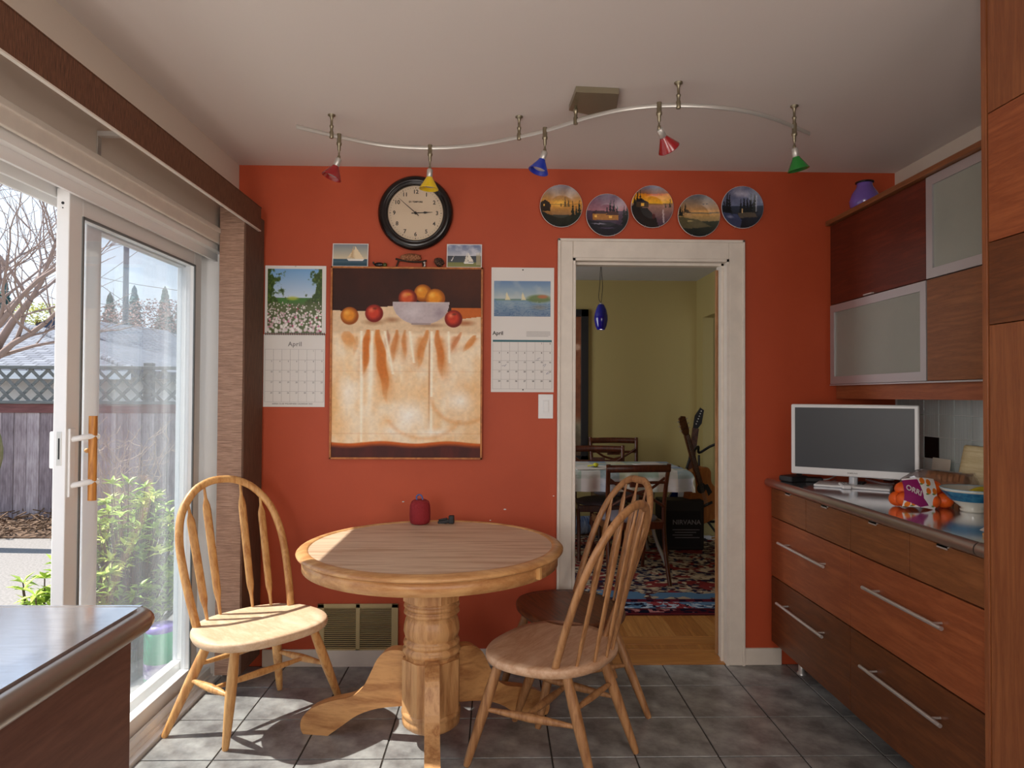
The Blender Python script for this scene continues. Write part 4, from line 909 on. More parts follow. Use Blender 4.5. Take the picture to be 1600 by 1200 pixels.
# monitor
mo = thing('computer_monitor', 'white computer monitor with dark screen standing on the worktop', 'monitor', (1.585, 3.005, CZ), math.atan2(-.26, .38))
MB().box(-.255, .255, -.02, .018, .045, .365, b=.006).build('housing', M_white, mo)
MB().box(-.238, .238, -.0215, -.019, .078, .350).build('screen', mat('dark_screen', (64, 67, 72), .35, spec=.3), mo)
MB().box(-.20, .20, .018, .05, .09, .31, b=.01).build('back_cover', M_white, mo)
MB().tube([(0, .01, .006), (0, .01, .06)], .018, 16).build('neck', mat('clear_plastic_neck', (196, 200, 206), .12), mo)
MB().box(-.15, .15, -.08, .08, 0, .010, b=.004).build('base', M_white, mo)
MB().box(.205, .222, -.0215, -.019, .055, .060).build('status_light', M_ink, mo)
text('SAMSUNG', 'lettering', .009, mo.matrix_basis @ T(0, -.0206, .061) @ RX(PI/2), M_greyink, mo)
# cables
def cable(pts, r, m, lab): 
    o = MB().tube(catmull(pts, 5), r, 6).build('cable', m); tag(o, lab, 'cable')
A = onZ(1265, 752, CZ)
cable([onZ(1277, 750, CZ)+Vector((0, 0, .004)), onZ(1295, 751, CZ)+Vector((0, 0, .008)), onZ(1315, 742, CZ)+Vector((0, .0, .012)), onZ(1322, 738, CZ)+Vector((0, 0, .015))], .0035, M_white, 'white cable lying left of the monitor base')
cable([onZ(1350, 746, CZ)+Vector((0, 0, .006)), onZ(1380, 752, CZ)+Vector((0, 0, .010)), onZ(1400, 752, CZ)+Vector((0, 0, .008)), onZ(1420, 745, CZ)+Vector((0, 0, .006))], .003, M_white, 'white cable looping right of the monitor base')
cable([onZ(1440, 740, CZ)+Vector((0, 0, .006)), onZ(1455, 736, CZ)+Vector((0, 0, .01)), onZ(1478, 733, CZ)+Vector((0, 0, .006))], .0035, M_white, 'white cable running behind the orange bag')
q = onZ(1232, 751, CZ)
bk = thing('black_desk_phone', 'black handset cradle at the wall end of the worktop', 'phone', (q.x+.02, q.y-.02, CZ), .4)
MB().box(-.06, .05, -.04, .04, 0, .028, b=.008).build('base', M_black, bk); MB().tube(catmull([(.02, 0, .02), (.05, .0, .06), (.058, 0, .12), (.055, 0, .16)], 3), .012, 8).build('handset', M_black, bk)
q = onZ(1275, 746, CZ)
o = MB().box(-.06, .06, -.03, .03, 0, .02, T(1.475, 3.20, CZ) @ RZ(-.3), b=.004).build('set_top_box', M_black); tag(o, 'flat black box behind the monitor base', 'box')
# remotes
q = onZ(1320, 762, CZ)
rm = thing('white_remote', 'white remote control lying in front of the monitor', 'remote', (q.x, q.y, CZ), 1.25)
MB().box(-.055, .055, -.019, .019, 0, .017, b=.006).build('body', M_white, rm)
rb = MB()
for i in range(6):
    for j in range(3): rb.lathe([(.0035, .017), (.003, .0185), (.0001, .0187)], 8, T(-.04+i*.015, -.011+j*.011, 0))
rb.build('buttons', M_greyink, rm)
q = onZ(1345, 759, CZ)
rm = thing('black_remote', 'black remote control lying beside the white remote', 'remote', (q.x, q.y, CZ), .9)
MB().box(-.045, .045, -.018, .018, 0, .016, b=.006).build('body', M_black, rm)
rb = MB()
for i in range(4):
    for j in range(3): rb.lathe([(.003, .016), (.0025, .0172), (.0001, .0174)], 8, T(-.03+i*.015, -.010+j*.010, 0))
rb.build('buttons', M_ink, rm)
# mandarin bag
q = onZ(1455, 797, CZ)
bg_ = thing('mandarin_bag', 'net bag of mandarins with purple and white label on the worktop', 'bag', (q.x+.02, q.y+.03, CZ))
mo_ = mat('mandarin_peel', (226, 92, 16), .42, bump=.25, bscale=120)
pos = [(.0, .0, .028), (.055, .012, .028), (.088, .055, .028), (.030, .055, .030), (-.045, .045, .028), (-.090, .055, .027), (-.02, .05, .066), (-.068, .055, .062), (.035, .045, .068), (-.082, .022, .030)]
for x, y, z in pos: MB().ball((x, y, z), .030, (1, 1, .90), 18, 10).build('mandarin', mo_, bg_)
netm = mat('red_net_plastic', (190, 40, 20), .4)
net = MB()
for cx_, cy_, cz_ in (pos[0], pos[1], pos[2], pos[8], pos[3], pos[9]):
    for k in range(6):
        a = k*PI/6
        for s_ in (-1, 1):
            pts = []
            for i in range(9):
                ph = -PI/2+PI*i/8; aa = a*1.0+s_*ph*.6; pts.append((cx_+.0308*math.cos(ph)*math.cos(aa), cy_+.0308*math.cos(ph)*math.sin(aa), cz_+.0285*math.sin(ph)))
            net.tube(pts, .0006, 3, cap=False)
ne = net.build('net', netm, bg_); ne['kind'] = 'stuff'
P = Pic(90, 60, (236, 232, 230)); rr = random.Random(3)
for (cx_, cy_) in ((.55, .10), (.75, .14), (.92, .4), (.70, .42), (.12, .9), (.30, .86), (.95, .8)): P.ell(cx_, cy_, .085, .11, (232, 122, 30), 1, .15); P.ell(cx_-.05, cy_+.1, .06, .03, (90, 130, 50), .9, .3)
P.poly([(0, .05), (.42, .05), (.60, .95), (.0, .62)], (140, 30, 100)); P.poly([(0, .3), (.15, .25), (.75, .9), (.5, 1), (0, .75)], (140, 30, 100))
def lab(u_, v_):
    # label wraps the near-left upper side of the heap
    x = -.118+.118*u_+.020*(1-v_); z = .104-.094*v_-.012*u_*v_+.006*np.sin(u_*PI); y = .018-.030*v_-.020*np.sin(v_*PI*.9)-.012*np.sin(u_*PI)
    return x, y, z
picmesh('label_wrap', P, lab, M_pic, bg_)
text('ORRI', 'lettering', .027, bg_.matrix_basis @ T(-.084, -.034, .070) @ RY(.42) @ RX(PI/2-.35), M_paper, bg_)
text('MANDARINS', 'lettering', .008, bg_.matrix_basis @ T(-.058, -.058, .045) @ RY(.42) @ RX(PI/2-.35), M_paper, bg_) if False else None
# bowl
q = onZ(1528, 803, CZ)
bo = thing('blue_bowl', 'white bowl with blue painted band on the worktop beside the mandarins', 'bowl', (q.x+.018, q.y+.05, CZ))
MB().lathe([(.001, 0), (.038, 0), (.040, .008), (.034, .012), (.070, .042), (.098, .074), (.1005, .080), (.096, .080), (.066, .048), (.001, .018)], 48, cap=False).build('body', mat('cream_glaze', (214, 212, 198), .2), bo)
MB().lathe([(.0695, .040), (.0885, .0615), (.0975, .0725)], 48, T(0, 0, -.0008) @ Matrix.Diagonal((1.008, 1.008, 1, 1)), cap=False).build('painted_band', mat('turquoise_glaze', (60, 140, 176), .2, col2=(26, 96, 140), nscale=50), bo)
MB().lathe([(.0955, .0795), (.0985, .0825), (.1015, .0805), (.0995, .078)], 48, cap=False).build('rim', mat('pale_blue_glaze', (170, 196, 206), .2), bo)
o = thing('banana', 'yellow banana lying inside the blue bowl', 'banana', (q.x+.05, q.y+.05, CZ+.05))
MB().tube(catmull([(-.05, 0, .0), (-.03, 0, .014), (0, 0, .022), (.03, 0, .018), (.05, 0, .006)], 4), [.005]+[.0155]*15+[.005], 8).build('fruit', mat('banana_skin', (206, 186, 50), .5), o)
# bread bag
q = onZ(1500, 765, CZ)
br = thing('bread_bag', 'loaf of sliced bread in a clear plastic bag before the cutting board', 'bread', (1.735, 2.66, CZ), -.75)
br.scale = (1.0, 1.15, 1.25)
crust = mat('bread_crust', (150, 92, 48), .7, col2=(190, 140, 92), nscale=14)
for k in range(7): MB().prism([(p_.x, p_.y) for p_ in catmull([(-.05, 0, 0), (.05, 0, 0), (.055, .04, 0), (.045, .07, 0), (0, .082, 0), (-.045, .07, 0), (-.055, .04, 0), (-.05, 0, 0)], 3)[:-1]], -.008, .008, T(-.02+k*.019, 0, .004) @ RZ(PI/2) @ RX(PI/2)).build('slice', crust, br)
wrap = MB(); rr = random.Random(9)
prof = [(.012, -.125), (.022, -.115), (.034, -.10), (.05, -.085), (.062, -.065), (.066, -.04), (.066, .1), (.06, .125), (.02, .14), (.001, .142)]
vs = []; ng = 20
for r, x in prof:
    for k in range(ng):
        a = 2*PI*k/ng; j = 1+rr.uniform(-.10, .10); vs.append((x, math.cos(a)*r*j*.95, .046+math.sin(a)*r*j*.68))
wrap.add(vs, [(i*ng+k, i*ng+(k+1) % ng, (i+1)*ng+(k+1) % ng, (i+1)*ng+k) for i in range(len(prof)-1) for k in range(ng)], False)
wrap.build('plastic_bag', thin_glass('clear_film', (.93, .90, .91), .34, (0.85, .8, .8), refl=1.6, rough=.12), br)
# cutting board
cbd = thing('cutting_board', 'pale wooden cutting board leaning against the tiled splashback', 'board', (1.935, 2.62, CZ), 0)
Mb = RY(math.radians(-14)) if False else RY(math.radians(12))
MB().box(-.009, .009, -.17, .17, 0, .205, T(-.035, 0, .002) @ Mb, b=.008).build('board', wood('pale_maple', (222, 204, 160), (196, 172, 122), (10, 1.5, 10), 3, .5, rings=1), cbd)
# note card and wooden peg
q = onZ(1548, 832, CZ)
o = MB().box(-.03, .03, -.045, .045, 0, .0008, T(q.x+.015, q.y, CZ+.001) @ RZ(.3) @ RY(-.35)).build('note_card', M_paper); tag(o, 'small white card at the near end of the worktop', 'card')
q = onZ(1546, 836, CZ)
o = MB().box(-.04, .04, -.006, .006, 0, .009, T(q.x+.01, q.y-.02, CZ) @ RZ(-.1), b=.002).build('wooden_peg', M_oak); tag(o, 'pale wooden clothes peg at the near end of the worktop', 'peg')
# leaflet behind monitor
q = onX(1443, 716, 1.93)
o = MB().box(-.001, .001, -.06, .06, 0, .12, T(1.935, 2.95, CZ+.012) @ RY(.12)).build('leaflet', mat('cream_card', (214, 206, 190), .7)); tag(o, 'cream leaflet leaning on the splashback behind the monitor', 'leaflet')
o = MB().box(1.88, 1.955, 2.15, 3.28, CZ, CZ+.010).build('shelf_board', M_cherryr); tag(o, 'low dark red board along the splashback behind the monitor', 'board')

# ================================================================== DINING ROOM
# rug
rg = thing('persian_rug', 'patterned Persian rug in red, cream and blue on the dining room floor', 'rug')
P = Pic(470, 400, (168, 152, 130)); X = P.x*3.0; Yv = P.y*2.3      # y down = far -> near
n3 = P.noise(70, 62, 3, 3); n4 = P.noise(90, 78, 7, 2); n5 = P.noise(34, 30, 12, 2)
P.blend(np.clip((n3-.52)*14, 0, 1), (70, 34, 38)); P.blend(np.clip((n4-.56)*14, 0, 1), (42, 44, 66)); P.blend(np.clip((n5-.60)*10, 0, 1), (132, 52, 52)); P.blend(np.clip((P.noise(60, 50, 5, 2)-.64)*14, 0, 1), (196, 182, 156))
b = Yv
near_ = 2.3-b
def band(a, c, col, al=1): P.blend(((near_ >= a)&(near_ < c)).astype(float)*al, col)
med = (near_ >= .30)&(near_ < .48+.04*np.sin(X*5)); P.blend(med.astype(float)*(n5 > .47), (84, 118, 150))
band(0, .012, (120, 40, 50)); band(.012, .11, (74, 22, 34)); P.blend(((near_ > .02)&(near_ < .10)&(n4 > .55)).astype(float), (20, 20, 40)); P.blend(((near_ > .03)&(near_ < .09)&(n3 > .60)).astype(float), (176, 120, 120))
band(.11, .235, (88, 124, 158)); P.blend(((near_ >= .11)&(near_ < .235)&(np.sin(X*9+n5*3) > .35)).astype(float), (140, 56, 62)); P.blend(((near_ >= .11)&(near_ < .235)&(n4 > .60)).astype(float), (176, 190, 206)); P.blend(((near_ >= .12)&(near_ < .225)&(n3 > .64)).astype(float), (24, 24, 44))
band(.235, .30, (92, 30, 44)); P.blend(((near_ > .245)&(near_ < .29)&(np.sin(X*60) > .2)).astype(float), (30, 20, 40))
picmesh('pile', P, lambda u_, v_: (-1.0+2.95*u_, 6.35-2.28*v_, np.full(u_.shape, zf+.010)), vcmat('rug_pile', .95, .05), rg)
MB().box(-1.0, 1.95, 4.07, 6.35, zf+.0005, zf+.0095).build('backing', mat('rug_backing', (84, 30, 36), .95), rg)
ZR_ = zf+.0105
# dining table
dt = thing('dining_table', 'dining table in the far room, mostly hidden by its checked cloth', 'table', (.6, 5.42, ZR_))
MB().box(-.95, .80, -.33, .33, .715, .738, b=.005).build('tabletop', M_dwood, dt)
MB().box(-.85, .70, -.28, .28, .65, .715).build('apron', M_dwood, dt)
wl = mat('grey_painted_metal', (150, 150, 146), .4)
for sx, sy in ((.60, -.25), (.60, .27), (-.75, -.25), (-.75, .27)):
    s_ = 1 if sx > 0 else -1
    MB().tube(catmull([(sx, sy, .66), (sx-.02*s_, sy, .45), (sx+.0, sy, .25), (sx+.06*s_, sy*1.2, .08), (sx+.09*s_, sy*1.3, .0)], 4), .014, 8).build('leg', wl, dt)
P = Pic(240, 120, (200, 206, 214)); U, V = P.x, P.y
P.a[:] = np.array((206, 210, 214))/255
su = (U*14) % 1; sv_ = (V*8) % 1; cu_ = (U*14).astype(int) % 4; cv_ = (V*8).astype(int) % 4
for k, c in enumerate(((120, 150, 190), (214, 206, 150), (150, 180, 160), (222, 218, 212))): P.blend((cu_ == k)*.55, c); P.blend((cv_ == k)*.40, c)
P.blend(np.clip((P.noise(40, 24, 2)-.5)*2, 0, .5), (236, 238, 240))
def clf(u_, v_):
    # v: 0 back top .. .62 front top edge .. 1 hem ; right end drapes as well
    x = np.where(u_ < .90, -.97+1.80*u_/.90, .83+.02*np.minimum((u_-.90)/.02, 1)); dropx = np.clip((u_-.91)/.09, 0, 1)*.16
    y = np.where(v_ < .80, -.35+.70*(1-v_/.80), -.355-.004); dropy = np.clip((v_-.80)/.20, 0, 1)*.155
    drop = np.maximum(dropx, dropy)
    wv = np.sin(u_*75)*.012+np.sin(u_*31+1)*.010
    y = y-wv*np.clip(dropy/.12, 0, 1)-.012*np.clip(dropy/.03, 0, 1); x = x+.02*np.clip(dropx/.05, 0, 1)+np.sin(v_*40)*.012*np.clip(dropx/.1, 0, 1)
    z = .7415-drop+.0015*np.sin(u_*50)*np.sin(v_*37)*(drop < .001)
    return x+.6, y+5.42, z+ZR_
tcl = picmesh('tablecloth', P, clf, vcmat('checked_cloth', .85, .1), None); tag(tcl, 'pastel checked cloth draped over the dining table', 'tablecloth')
for p_ in tcl.data.polygons: pass
tcl.data.polygons.foreach_set('use_smooth', [True]*len(tcl.data.polygons))
ZT_ = .745+ZR_
for (u, v, w_, l_, rz, lab_) in ((918, 732, .11, .15, .2, 'sheet of white paper near the left end of the dining table'), (946, 730, .10, .14, -.3, 'white open notebook in the middle of the dining table'), (1012, 726, .10, .13, .5, 'white paper near the right end of the dining table')):
    q = onZ(u, v, ZT_)
    o = MB().box(-w_, w_, -l_*.6, l_*.6, 0, .004, T(q.x, min(q.y, 5.6), ZT_) @ RZ(rz)).build('paper_sheet', M_paper); tag(o, lab_, 'paper', 'papers on the dining table')
q = onZ(931, 731, ZT_)
o = MB().ball((q.x, min(q.y, 5.55), ZT_+.024), .016, (1.3, 1, 1)).tube([(q.x-.06, q.y+.02, ZT_+.012), (q.x-.015, q.y, ZT_+.022)], .005, 6).build('yellow_toy', mat('yellow_green_plastic', (200, 200, 40), .4)); tag(o, 'small yellow object among the papers on the dining table', 'toy')
# dining chairs
seatm = mat('grey_blue_upholstery', (112, 106, 116), .9, bump=.2, bscale=200)
def dchair(x, y, th, lab_, h=.83):
    t = thing('dining_chair', lab_, 'chair', (x, y, ZR_), th-PI/2, 'mahogany dining chairs in the far room')
    for s_ in (-1, 1):
        pts = catmull([(s_*.215, -.27, 0), (s_*.205, -.215, .2), (s_*.20, -.19, .42), (s_*.205, -.20, .62), (s_*.215, -.25, h)], 4)
        MB().tube(pts, [(.016, .011)]*len(pts), 8).build('rear_leg', M_dwood, t)
        pts = catmull([(s_*.205, .27, 0), (s_*.20, .215, .2), (s_*.205, .20, .40)], 4); MB().tube(pts, [(.014, .014)]*len(pts), 8).build('front_leg', M_dwood, t)
        MB().box(min(s_*.19, s_*.212), max(s_*.19, s_*.212), -.19, .20, .375, .425, b=.003).build('side_rail', M_dwood, t)
    MB().box(-.2, .2, .185, .21, .375, .425, b=.003).box(-.2, .2, -.20, -.18, .375, .425, b=.003).build('seat_rail', M_dwood, t)
    cr = catmull([(-.225, -.245, h-.03), (-.1, -.262, h-.028), (0, -.268, h-.027), (.1, -.262, h-.028), (.225, -.245, h-.03)], 4)
    MB().tube(cr, [(.026, .012)]*len(cr), 10, up=(0, 0, 1)).build('crest_rail', M_dwood, t)
    MB().tube([(-.2, -.215, h-.13), (.2, -.215, h-.13)], .010, 8).box(-.06, .06, -.235, -.225, h-.16, h-.10, b=.004).build('back_rail', M_dwood, t)
    for s_ in (-1, 1):
        pts = catmull([(s_*.2, -.205, h-.10), (s_*.10, -.215, h-.17), (0, -.215, h-.20), (-s_*.10, -.21, h-.24), (-s_*.2, -.20, h-.30)], 4)
        MB().tube(pts, .010, 8).build('cross_splat', M_dwood, t)
    MB().ball((0, 0, .43), .05, (4.25, 4.15, .75), 24, 10).build('cushion', seatm, t)
dchair(.945, 4.90, math.radians(97), 'dining chair nearest the doorway, its back towards the camera')
dchair(.865, 5.62, math.radians(-92), 'dining chair on the far side of the checked table, facing it', .87)
dchair(1.09, 6.10, math.radians(-90), 'spare dining chair against the olive wall behind the table', .91)
# pendant
q = onY(939, 515, 5.3)
pe = thing('blue_pendant_lamp', 'cobalt blue glass pendant lamp hanging in the dining room', 'lamp', (q.x, 5.3, q.z))
bl = mat('cobalt_glass', (12, 14, 130), .18, coat=.5)
MB().lathe([(.032, 0), (.045, .03), (.0535, .075), (.052, .11), (.042, .155), (.025, .192), (.018, .198), (.012, .198), (.02, .19), (.038, .15), (.048, .10), (.049, .075), (.041, .03), (.029, .001)], 32, cap=False).build('shade', bl, pe)
bm_ = bpy.data.materials.new('lit_bulb'); bm_.use_nodes = True; bm_.node_tree.nodes['Principled BSDF'].inputs['Emission Color'].default_value = (1, .9, .8, 1); bm_.node_tree.nodes['Principled BSDF'].inputs['Emission Strength'].default_value = 2
MB().ball((0, 0, .014), .022, (1, 1, .6)).build('bulb', bm_, pe)
MB().lathe([(.013, .196), (.013, .206), (.004, .21)], 14).build('cap', M_silver, pe)
MB().tube(catmull([(0, 0, .205), (-.018, 0, .25), (-.010, 0, .36), (-.006, 0, .45), (0, 0, CEIL-q.z-.01)], 5), .0022, 6).tube(catmull([(0, 0, .205), (.006, 0, .26), (.012, 0, .34), (.004, 0, .45), (0, 0, CEIL-q.z-.01)], 5), .0022, 6).build('cord', M_black, pe)
MB().lathe([(.05, CEIL-q.z-.02), (.05, CEIL-q.z)], 20).build('canopy', M_silver, pe)
# framed picture on olive wall
z1 = onY(905, 484, DY).z; z0 = onY(905, 723, DY).z; xr = onY(918.5, 600, DY).x; fx_ = .07
fp_ = thing('framed_painting', 'tall reddish painting in a black frame on the olive wall', 'painting')
MB().box(xr-fx_, xr, DY-.04, DY-.002, z0, z1, b=.003).box(xr-.9, xr-.9+fx_, DY-.04, DY-.002, z0, z1, b=.003).box(xr-.9, xr, DY-.04, DY-.002, z1-fx_, z1, b=.003).box(xr-.9, xr, DY-.04, DY-.002, z0, z0+fx_, b=.003).build('frame', M_black, fp_)
P = Pic(60, 100, (150, 92, 62)); P.blend(np.clip((P.noise(3, 5, 2)-.4)*2, 0, .7), (120, 66, 44)); P.ramp(.72, .78, (140, 92, 66), (140, 130, 106)); P.ramp(.78, 1, (140, 130, 106), (90, 70, 50)); P.ell(.95, .22, .06, .03, (214, 176, 150), .9, .5); P.mottle(.2, 20, 30, 3)
picmesh('canvas', P, flatwall(xr-.9+fx_, xr-fx_, z0+fx_, z1-fx_, DY-.02), M_pic, fp_)
# guitars
def bout(n=40, L=.50, wl_=.195, wu=.145, wst=.122):
    ctrl = [(0, -.25), (.10, -.243), (.17, -.19), (wl_, -.10), (.175, -.02), (wst+.01, .06), (wst, .10), (.135, .15), (wu, .19), (.125, .235), (.07, .25), (0, .25)]
    r = catmull([(a, b, 0) for a, b in ctrl], 4); P = [(p.x, p.y) for p in r]; return P+[(-x, y) for x, y in P[-2:0:-1]]
gq = onY(1099, 775, 5.85)
gt_ = thing('acoustic_guitar', 'tan acoustic guitar leaning on a black stand in the far room', 'guitar', (gq.x, 5.85, gq.z))
Mg = RY(math.radians(-17.5)) @ RX(math.radians(8)) @ RZ(math.radians(18)) @ RX(PI/2) @ Matrix.Scale(.93, 4)
gw = wood('spruce_guitar_top', (176, 112, 56), (146, 84, 38), (14, 2, 2), 3, .3, rings=1); gs = wood('guitar_side', (170, 94, 36), (130, 64, 22), (2, 2, 10), 3, .3)
MB().prism(bout(), 0, -.10, Mg).build('body', gs, gt_); MB().prism([(x*.99, y*.99) for x, y in bout()], .0, .003, Mg).build('soundboard', gw, gt_)
MB().lathe([(.0001, .0045), (.05, .0045)], 28, Mg @ T(0, .08, 0), cap=False).build('sound_hole', M_black, gt_)
MB().prism([(.02, .10), (.075, .09), (.10, .0), (.05, -.02), (.045, .04)], .003, .005, Mg).build('pickguard', M_black, gt_)
MB().box(-.07, .07, -.10, -.075, .003, .012, Mg, b=.002).build('bridge', M_black, gt_)
gd = wood('guitar_neck', (92, 54, 32), (56, 30, 18), (3, 3, 3), 3, .4)
MB().box(-.026, .026, .13, .60, -.012, .010, Mg).build('neck', gd, gt_)
hdk = MB().prism([(-.022, .60), (.022, .60), (.036, .64), (.034, .77), (.0, .785), (-.034, .77), (-.036, .64)], -.012, .006, Mg).build('headstock', gd, gt_)
for k in range(3):
    for s_ in (-1, 1): MB().tube([(s_*.034, .655+k*.045, -.003), (s_*.056, .655+k*.045, -.003)], [.003, .006], 6, Mg).build('tuning_peg', M_silver, gt_)
st = MB()
for k in range(6): st.tube([(-.018+k*.0072, -.088, .014), (-.014+k*.0056, .60, .0115)], .0007, 3, Mg, cap=False)
st.build('strings', M_silver, gt_)
gb = thing('guitar_stand', 'black folding guitar stand holding the acoustic guitar', 'stand', (gq.x+.0, 5.98, ZR_))
MB().tube([(0, 0, .05), (0, .0, .78)], .010, 8).build('post', M_black, gb)
MB().tube(catmull([(-.16, -.18, .80-.12), (-.11, -.16, .80), (-.03, -.08, .86), (0, 0, .80), (.07, -.08, .86), (.13, -.13, .90), (.17, -.16, .98)], 4), .011, 8).build('yoke', M_black, gb)
for x in (-.2, .2): MB().tube([(0, 0, .3), (x, -.12, 0.01)], .010, 8).build('leg', M_black, gb)
MB().tube([(-.15, -.2, .22), (-.13, -.02, .2), (.13, -.02, .2), (.15, -.2, .22)], .011, 8).build('cradle', M_black, gb)
eq = onY(1074, 785, 6.2)
eg = thing('electric_guitar', 'blue electric guitar with dark neck standing behind the acoustic guitar', 'guitar', (eq.x, 6.2, ZR_+.205+.26))
MB().tube([(-.1, .05, -.25), (-.1, -.06, -.16), (.1, -.06, -.16), (.1, .05, -.25)], .008, 6).tube([(0, .06, -.45), (0, .05, -.16)], .008, 6).box(-.15, .15, -.1, .1, -.465, -.45).build('floor_rest', M_black, eg)
Me = RY(math.radians(6)) @ RX(math.radians(5)) @ RX(PI/2)
bb = mat('blue_lacquer', (20, 40, 90), .15, coat=.5)
MB().prism([(0, -.20), (.12, -.19), (.16, -.10), (.12, 0), (.15, .10), (.17, .17), (.12, .15), (.06, .09), (-.03, .08), (-.10, .19), (-.16, .16), (-.13, .05), (-.12, -.02), (-.16, -.10), (-.13, -.18)], -.02, .02, Me).build('body', bb, eg)
MB().prism([(-.08, -.12), (.06, -.10), (.08, .05), (-.04, .07), (-.09, .0)], .02, .023, Me).build('pickguard', M_white, eg)
MB().box(-.027, .027, .0, .55, .0, .028, Me).build('neck', gd, eg)
MB().prism([(-.022, .55), (.022, .55), (.05, .60), (.055, .72), (.02, .74), (-.02, .66)], .0, .014, Me).build('headstock', M_black, eg)
for k in range(6): MB().ball((.0+k*.006, .59+k*.024, .018), .007, (1, 1, .6), 8, 5, Me).build('tuning_peg', M_silver, eg)
aq = onZ(1075, 848, ZR_)
am = thing('black_amplifier', 'black guitar amplifier with lettering on the rug under the guitars', 'amplifier', (onY(1070, 800, 5.72).x, 5.72+.12, ZR_))
MB().box(-.20, .17, -.10, .10, 0, .42, b=.01).build('case', M_black, am)
MB().box(-.17, .14, -.104, -.10, .03, .33).build('grille', mat('dark_speaker_cloth', (30, 30, 34), .9, noise=.4, nscale=300), am)
tw = mat('grey_lettering', (130, 132, 140), .7)
text('NIRVANA', 'lettering', .055, am.matrix_basis @ T(.02, -.106, .235) @ RX(PI/2), tw, am)
text('NIRVANA', 'lettering', .045, am.matrix_basis @ T(-.01, -.106, .29) @ RX(PI/2), tw, am) if False else None
ln = MB()
for k in range(4): ln.box(-.10+.02*(k % 2), .13-.03*(k % 3), -.106, -.105, .17-k*.022, .176-k*.022)
ln.build('small_print', tw, am)
ps = thing('power_strip', 'tangle of white adapters on the floor right of the amplifier', 'adapter', (onZ(1104, 842, ZR_).x, onZ(1104, 842, ZR_).y, ZR_), .3)
MB().box(-.04, .04, -.02, .02, 0, .03, b=.004).box(-.07, -.03, -.03, 0.01, 0, .04, b=.004).build('plugs', M_white, ps)
MB().tube(catmull([(.03, 0, .01), (.10, .02, .012), (.14, -.03, .006), (.08, -.06, .006), (-.02, -.05, .006)], 4), .004, 6).build('lead', M_white, ps)
q = onZ(1068, 843, ZR_)
o = MB().box(-.12, .12, -.05, .05, 0, .008, T(q.x, q.y, ZR_) @ RZ(-.3)).build('magazine', M_paper); tag(o, 'white magazine lying on the rug before the amplifier', 'magazine')
q = onZ(908, 842, ZR_)
rb_ = thing('striped_roll', 'blue and white striped roll on the floor under the far chair', 'roll', (q.x, q.y+.2, ZR_), .2)
MB().tube([(-.2, 0, .085), (.14, 0, .085)], .085, 18).build('roll', mat('blue_white_stripe', (170, 186, 210), .8, col2=(50, 80, 130), nscale=9, stretch=(6, 1, 1)), rb_)
MB().lathe([(.03, 0), (.05, .003), (.06, .0)], 16, T(.14, 0, .085) @ RY(PI/2), cap=False).build('end', M_paper, rb_)

# ================================================================== OUTSIDE
GZ = -.10
gr = mat('grey_paving', (142, 138, 136), .9, col2=(112, 109, 107), nscale=60, bump=.3)
o = struct(MB().box(-14, -1.47, -6, 7.0, GZ-.1, GZ).box(-1.48, -1.455, -6, 7, GZ-.1, -.03), 'ground', gr)
o = struct(MB().box(-60, 40, 7.0, 90, -1.1, GZ-.02), 'ground_2', mat('garden_earth', (96, 84, 70), .95, col2=(66, 56, 44), nscale=4))
struct(MB().box(-60, -14, -20, 7, -1.1, GZ-.02), 'ground_3', MATS['garden_earth'])
struct(MB().box(-1.48, -1.462, WY+.0, DY+.1, GZ, CEIL+.1), 'wall_outside', mat('pale_siding', (206, 204, 196), .8))
# leaf litter strip
ll = MB(); rr = random.Random(8)
for k in range(1500):
    x = rr.uniform(-8, -2.2); y = rr.uniform(6.7, 7.78); L_ = rr.uniform(.05, .22)
    if k % 2: ll.box(-L_/2, L_/2, -.006, .006, 0, .010, T(x, y, GZ+.01+rr.random()*.10) @ RZ(rr.random()*PI) @ RY(rr.uniform(-.4, .4)))
    else: ll.add([(-.03, 0, 0), (0, -.02, 0.01), (.035, 0, 0), (0, .02, .01)], [(0, 1, 2, 3)], False, T(x, y, GZ+.01+rr.random()*.09) @ RZ(rr.random()*6) @ RY(rr.uniform(-.5, .5)))
ll.box(-9, -2.0, 6.75, 7.75, GZ-.02, GZ+.012)
tag(ll.build('leaf_litter', mat('dead_leaves', (120, 96, 76), .95, col2=(70, 50, 38), nscale=30)), 'dead twigs and brown leaves along the foot of the fence', 'leaf litter', kind='stuff')
# fence
FY = 7.8
fc = thing('wooden_fence', 'weathered grey board fence topped with diagonal lattice, in the yard', 'fence')
fb = [mat('weathered_board_%d' % k, c, .95, col2=c2, nscale=5, stretch=(9, 9, 1)) for k, (c, c2) in enumerate((((176, 162, 164), (130, 114, 118)), ((156, 142, 146), (112, 98, 102)), ((190, 178, 180), (146, 130, 134))))]
ft = mat('weathered_rail', (128, 130, 128), .95, col2=(96, 97, 94), nscale=6, stretch=(1, 9, 9))
fz = 1.19
bmesh_ = {}
for k in range(46):
    x = -8.4+k*.142; m = fb[(k*5) % 3]
    if m.name not in bmesh_:
        o = MB().box(.002, .139, 0, .02, GZ, fz, b=.003).build('board', m, fc); bmesh_[m.name] = o.data
    else: o = bpy.data.objects.new('board', bmesh_[m.name]); C.objects.link(o); o.parent = fc
    o.location = (x, FY+(k % 2)*.004, 0)
MB().box(-8.4, -1.9, FY-.03, FY+.045, fz, fz+.035, b=.004).build('rail', ft, fc); MB().box(-8.4, -1.9, FY-.02, FY+.04, 1.58, 1.62, b=.004).build('rail', ft, fc)
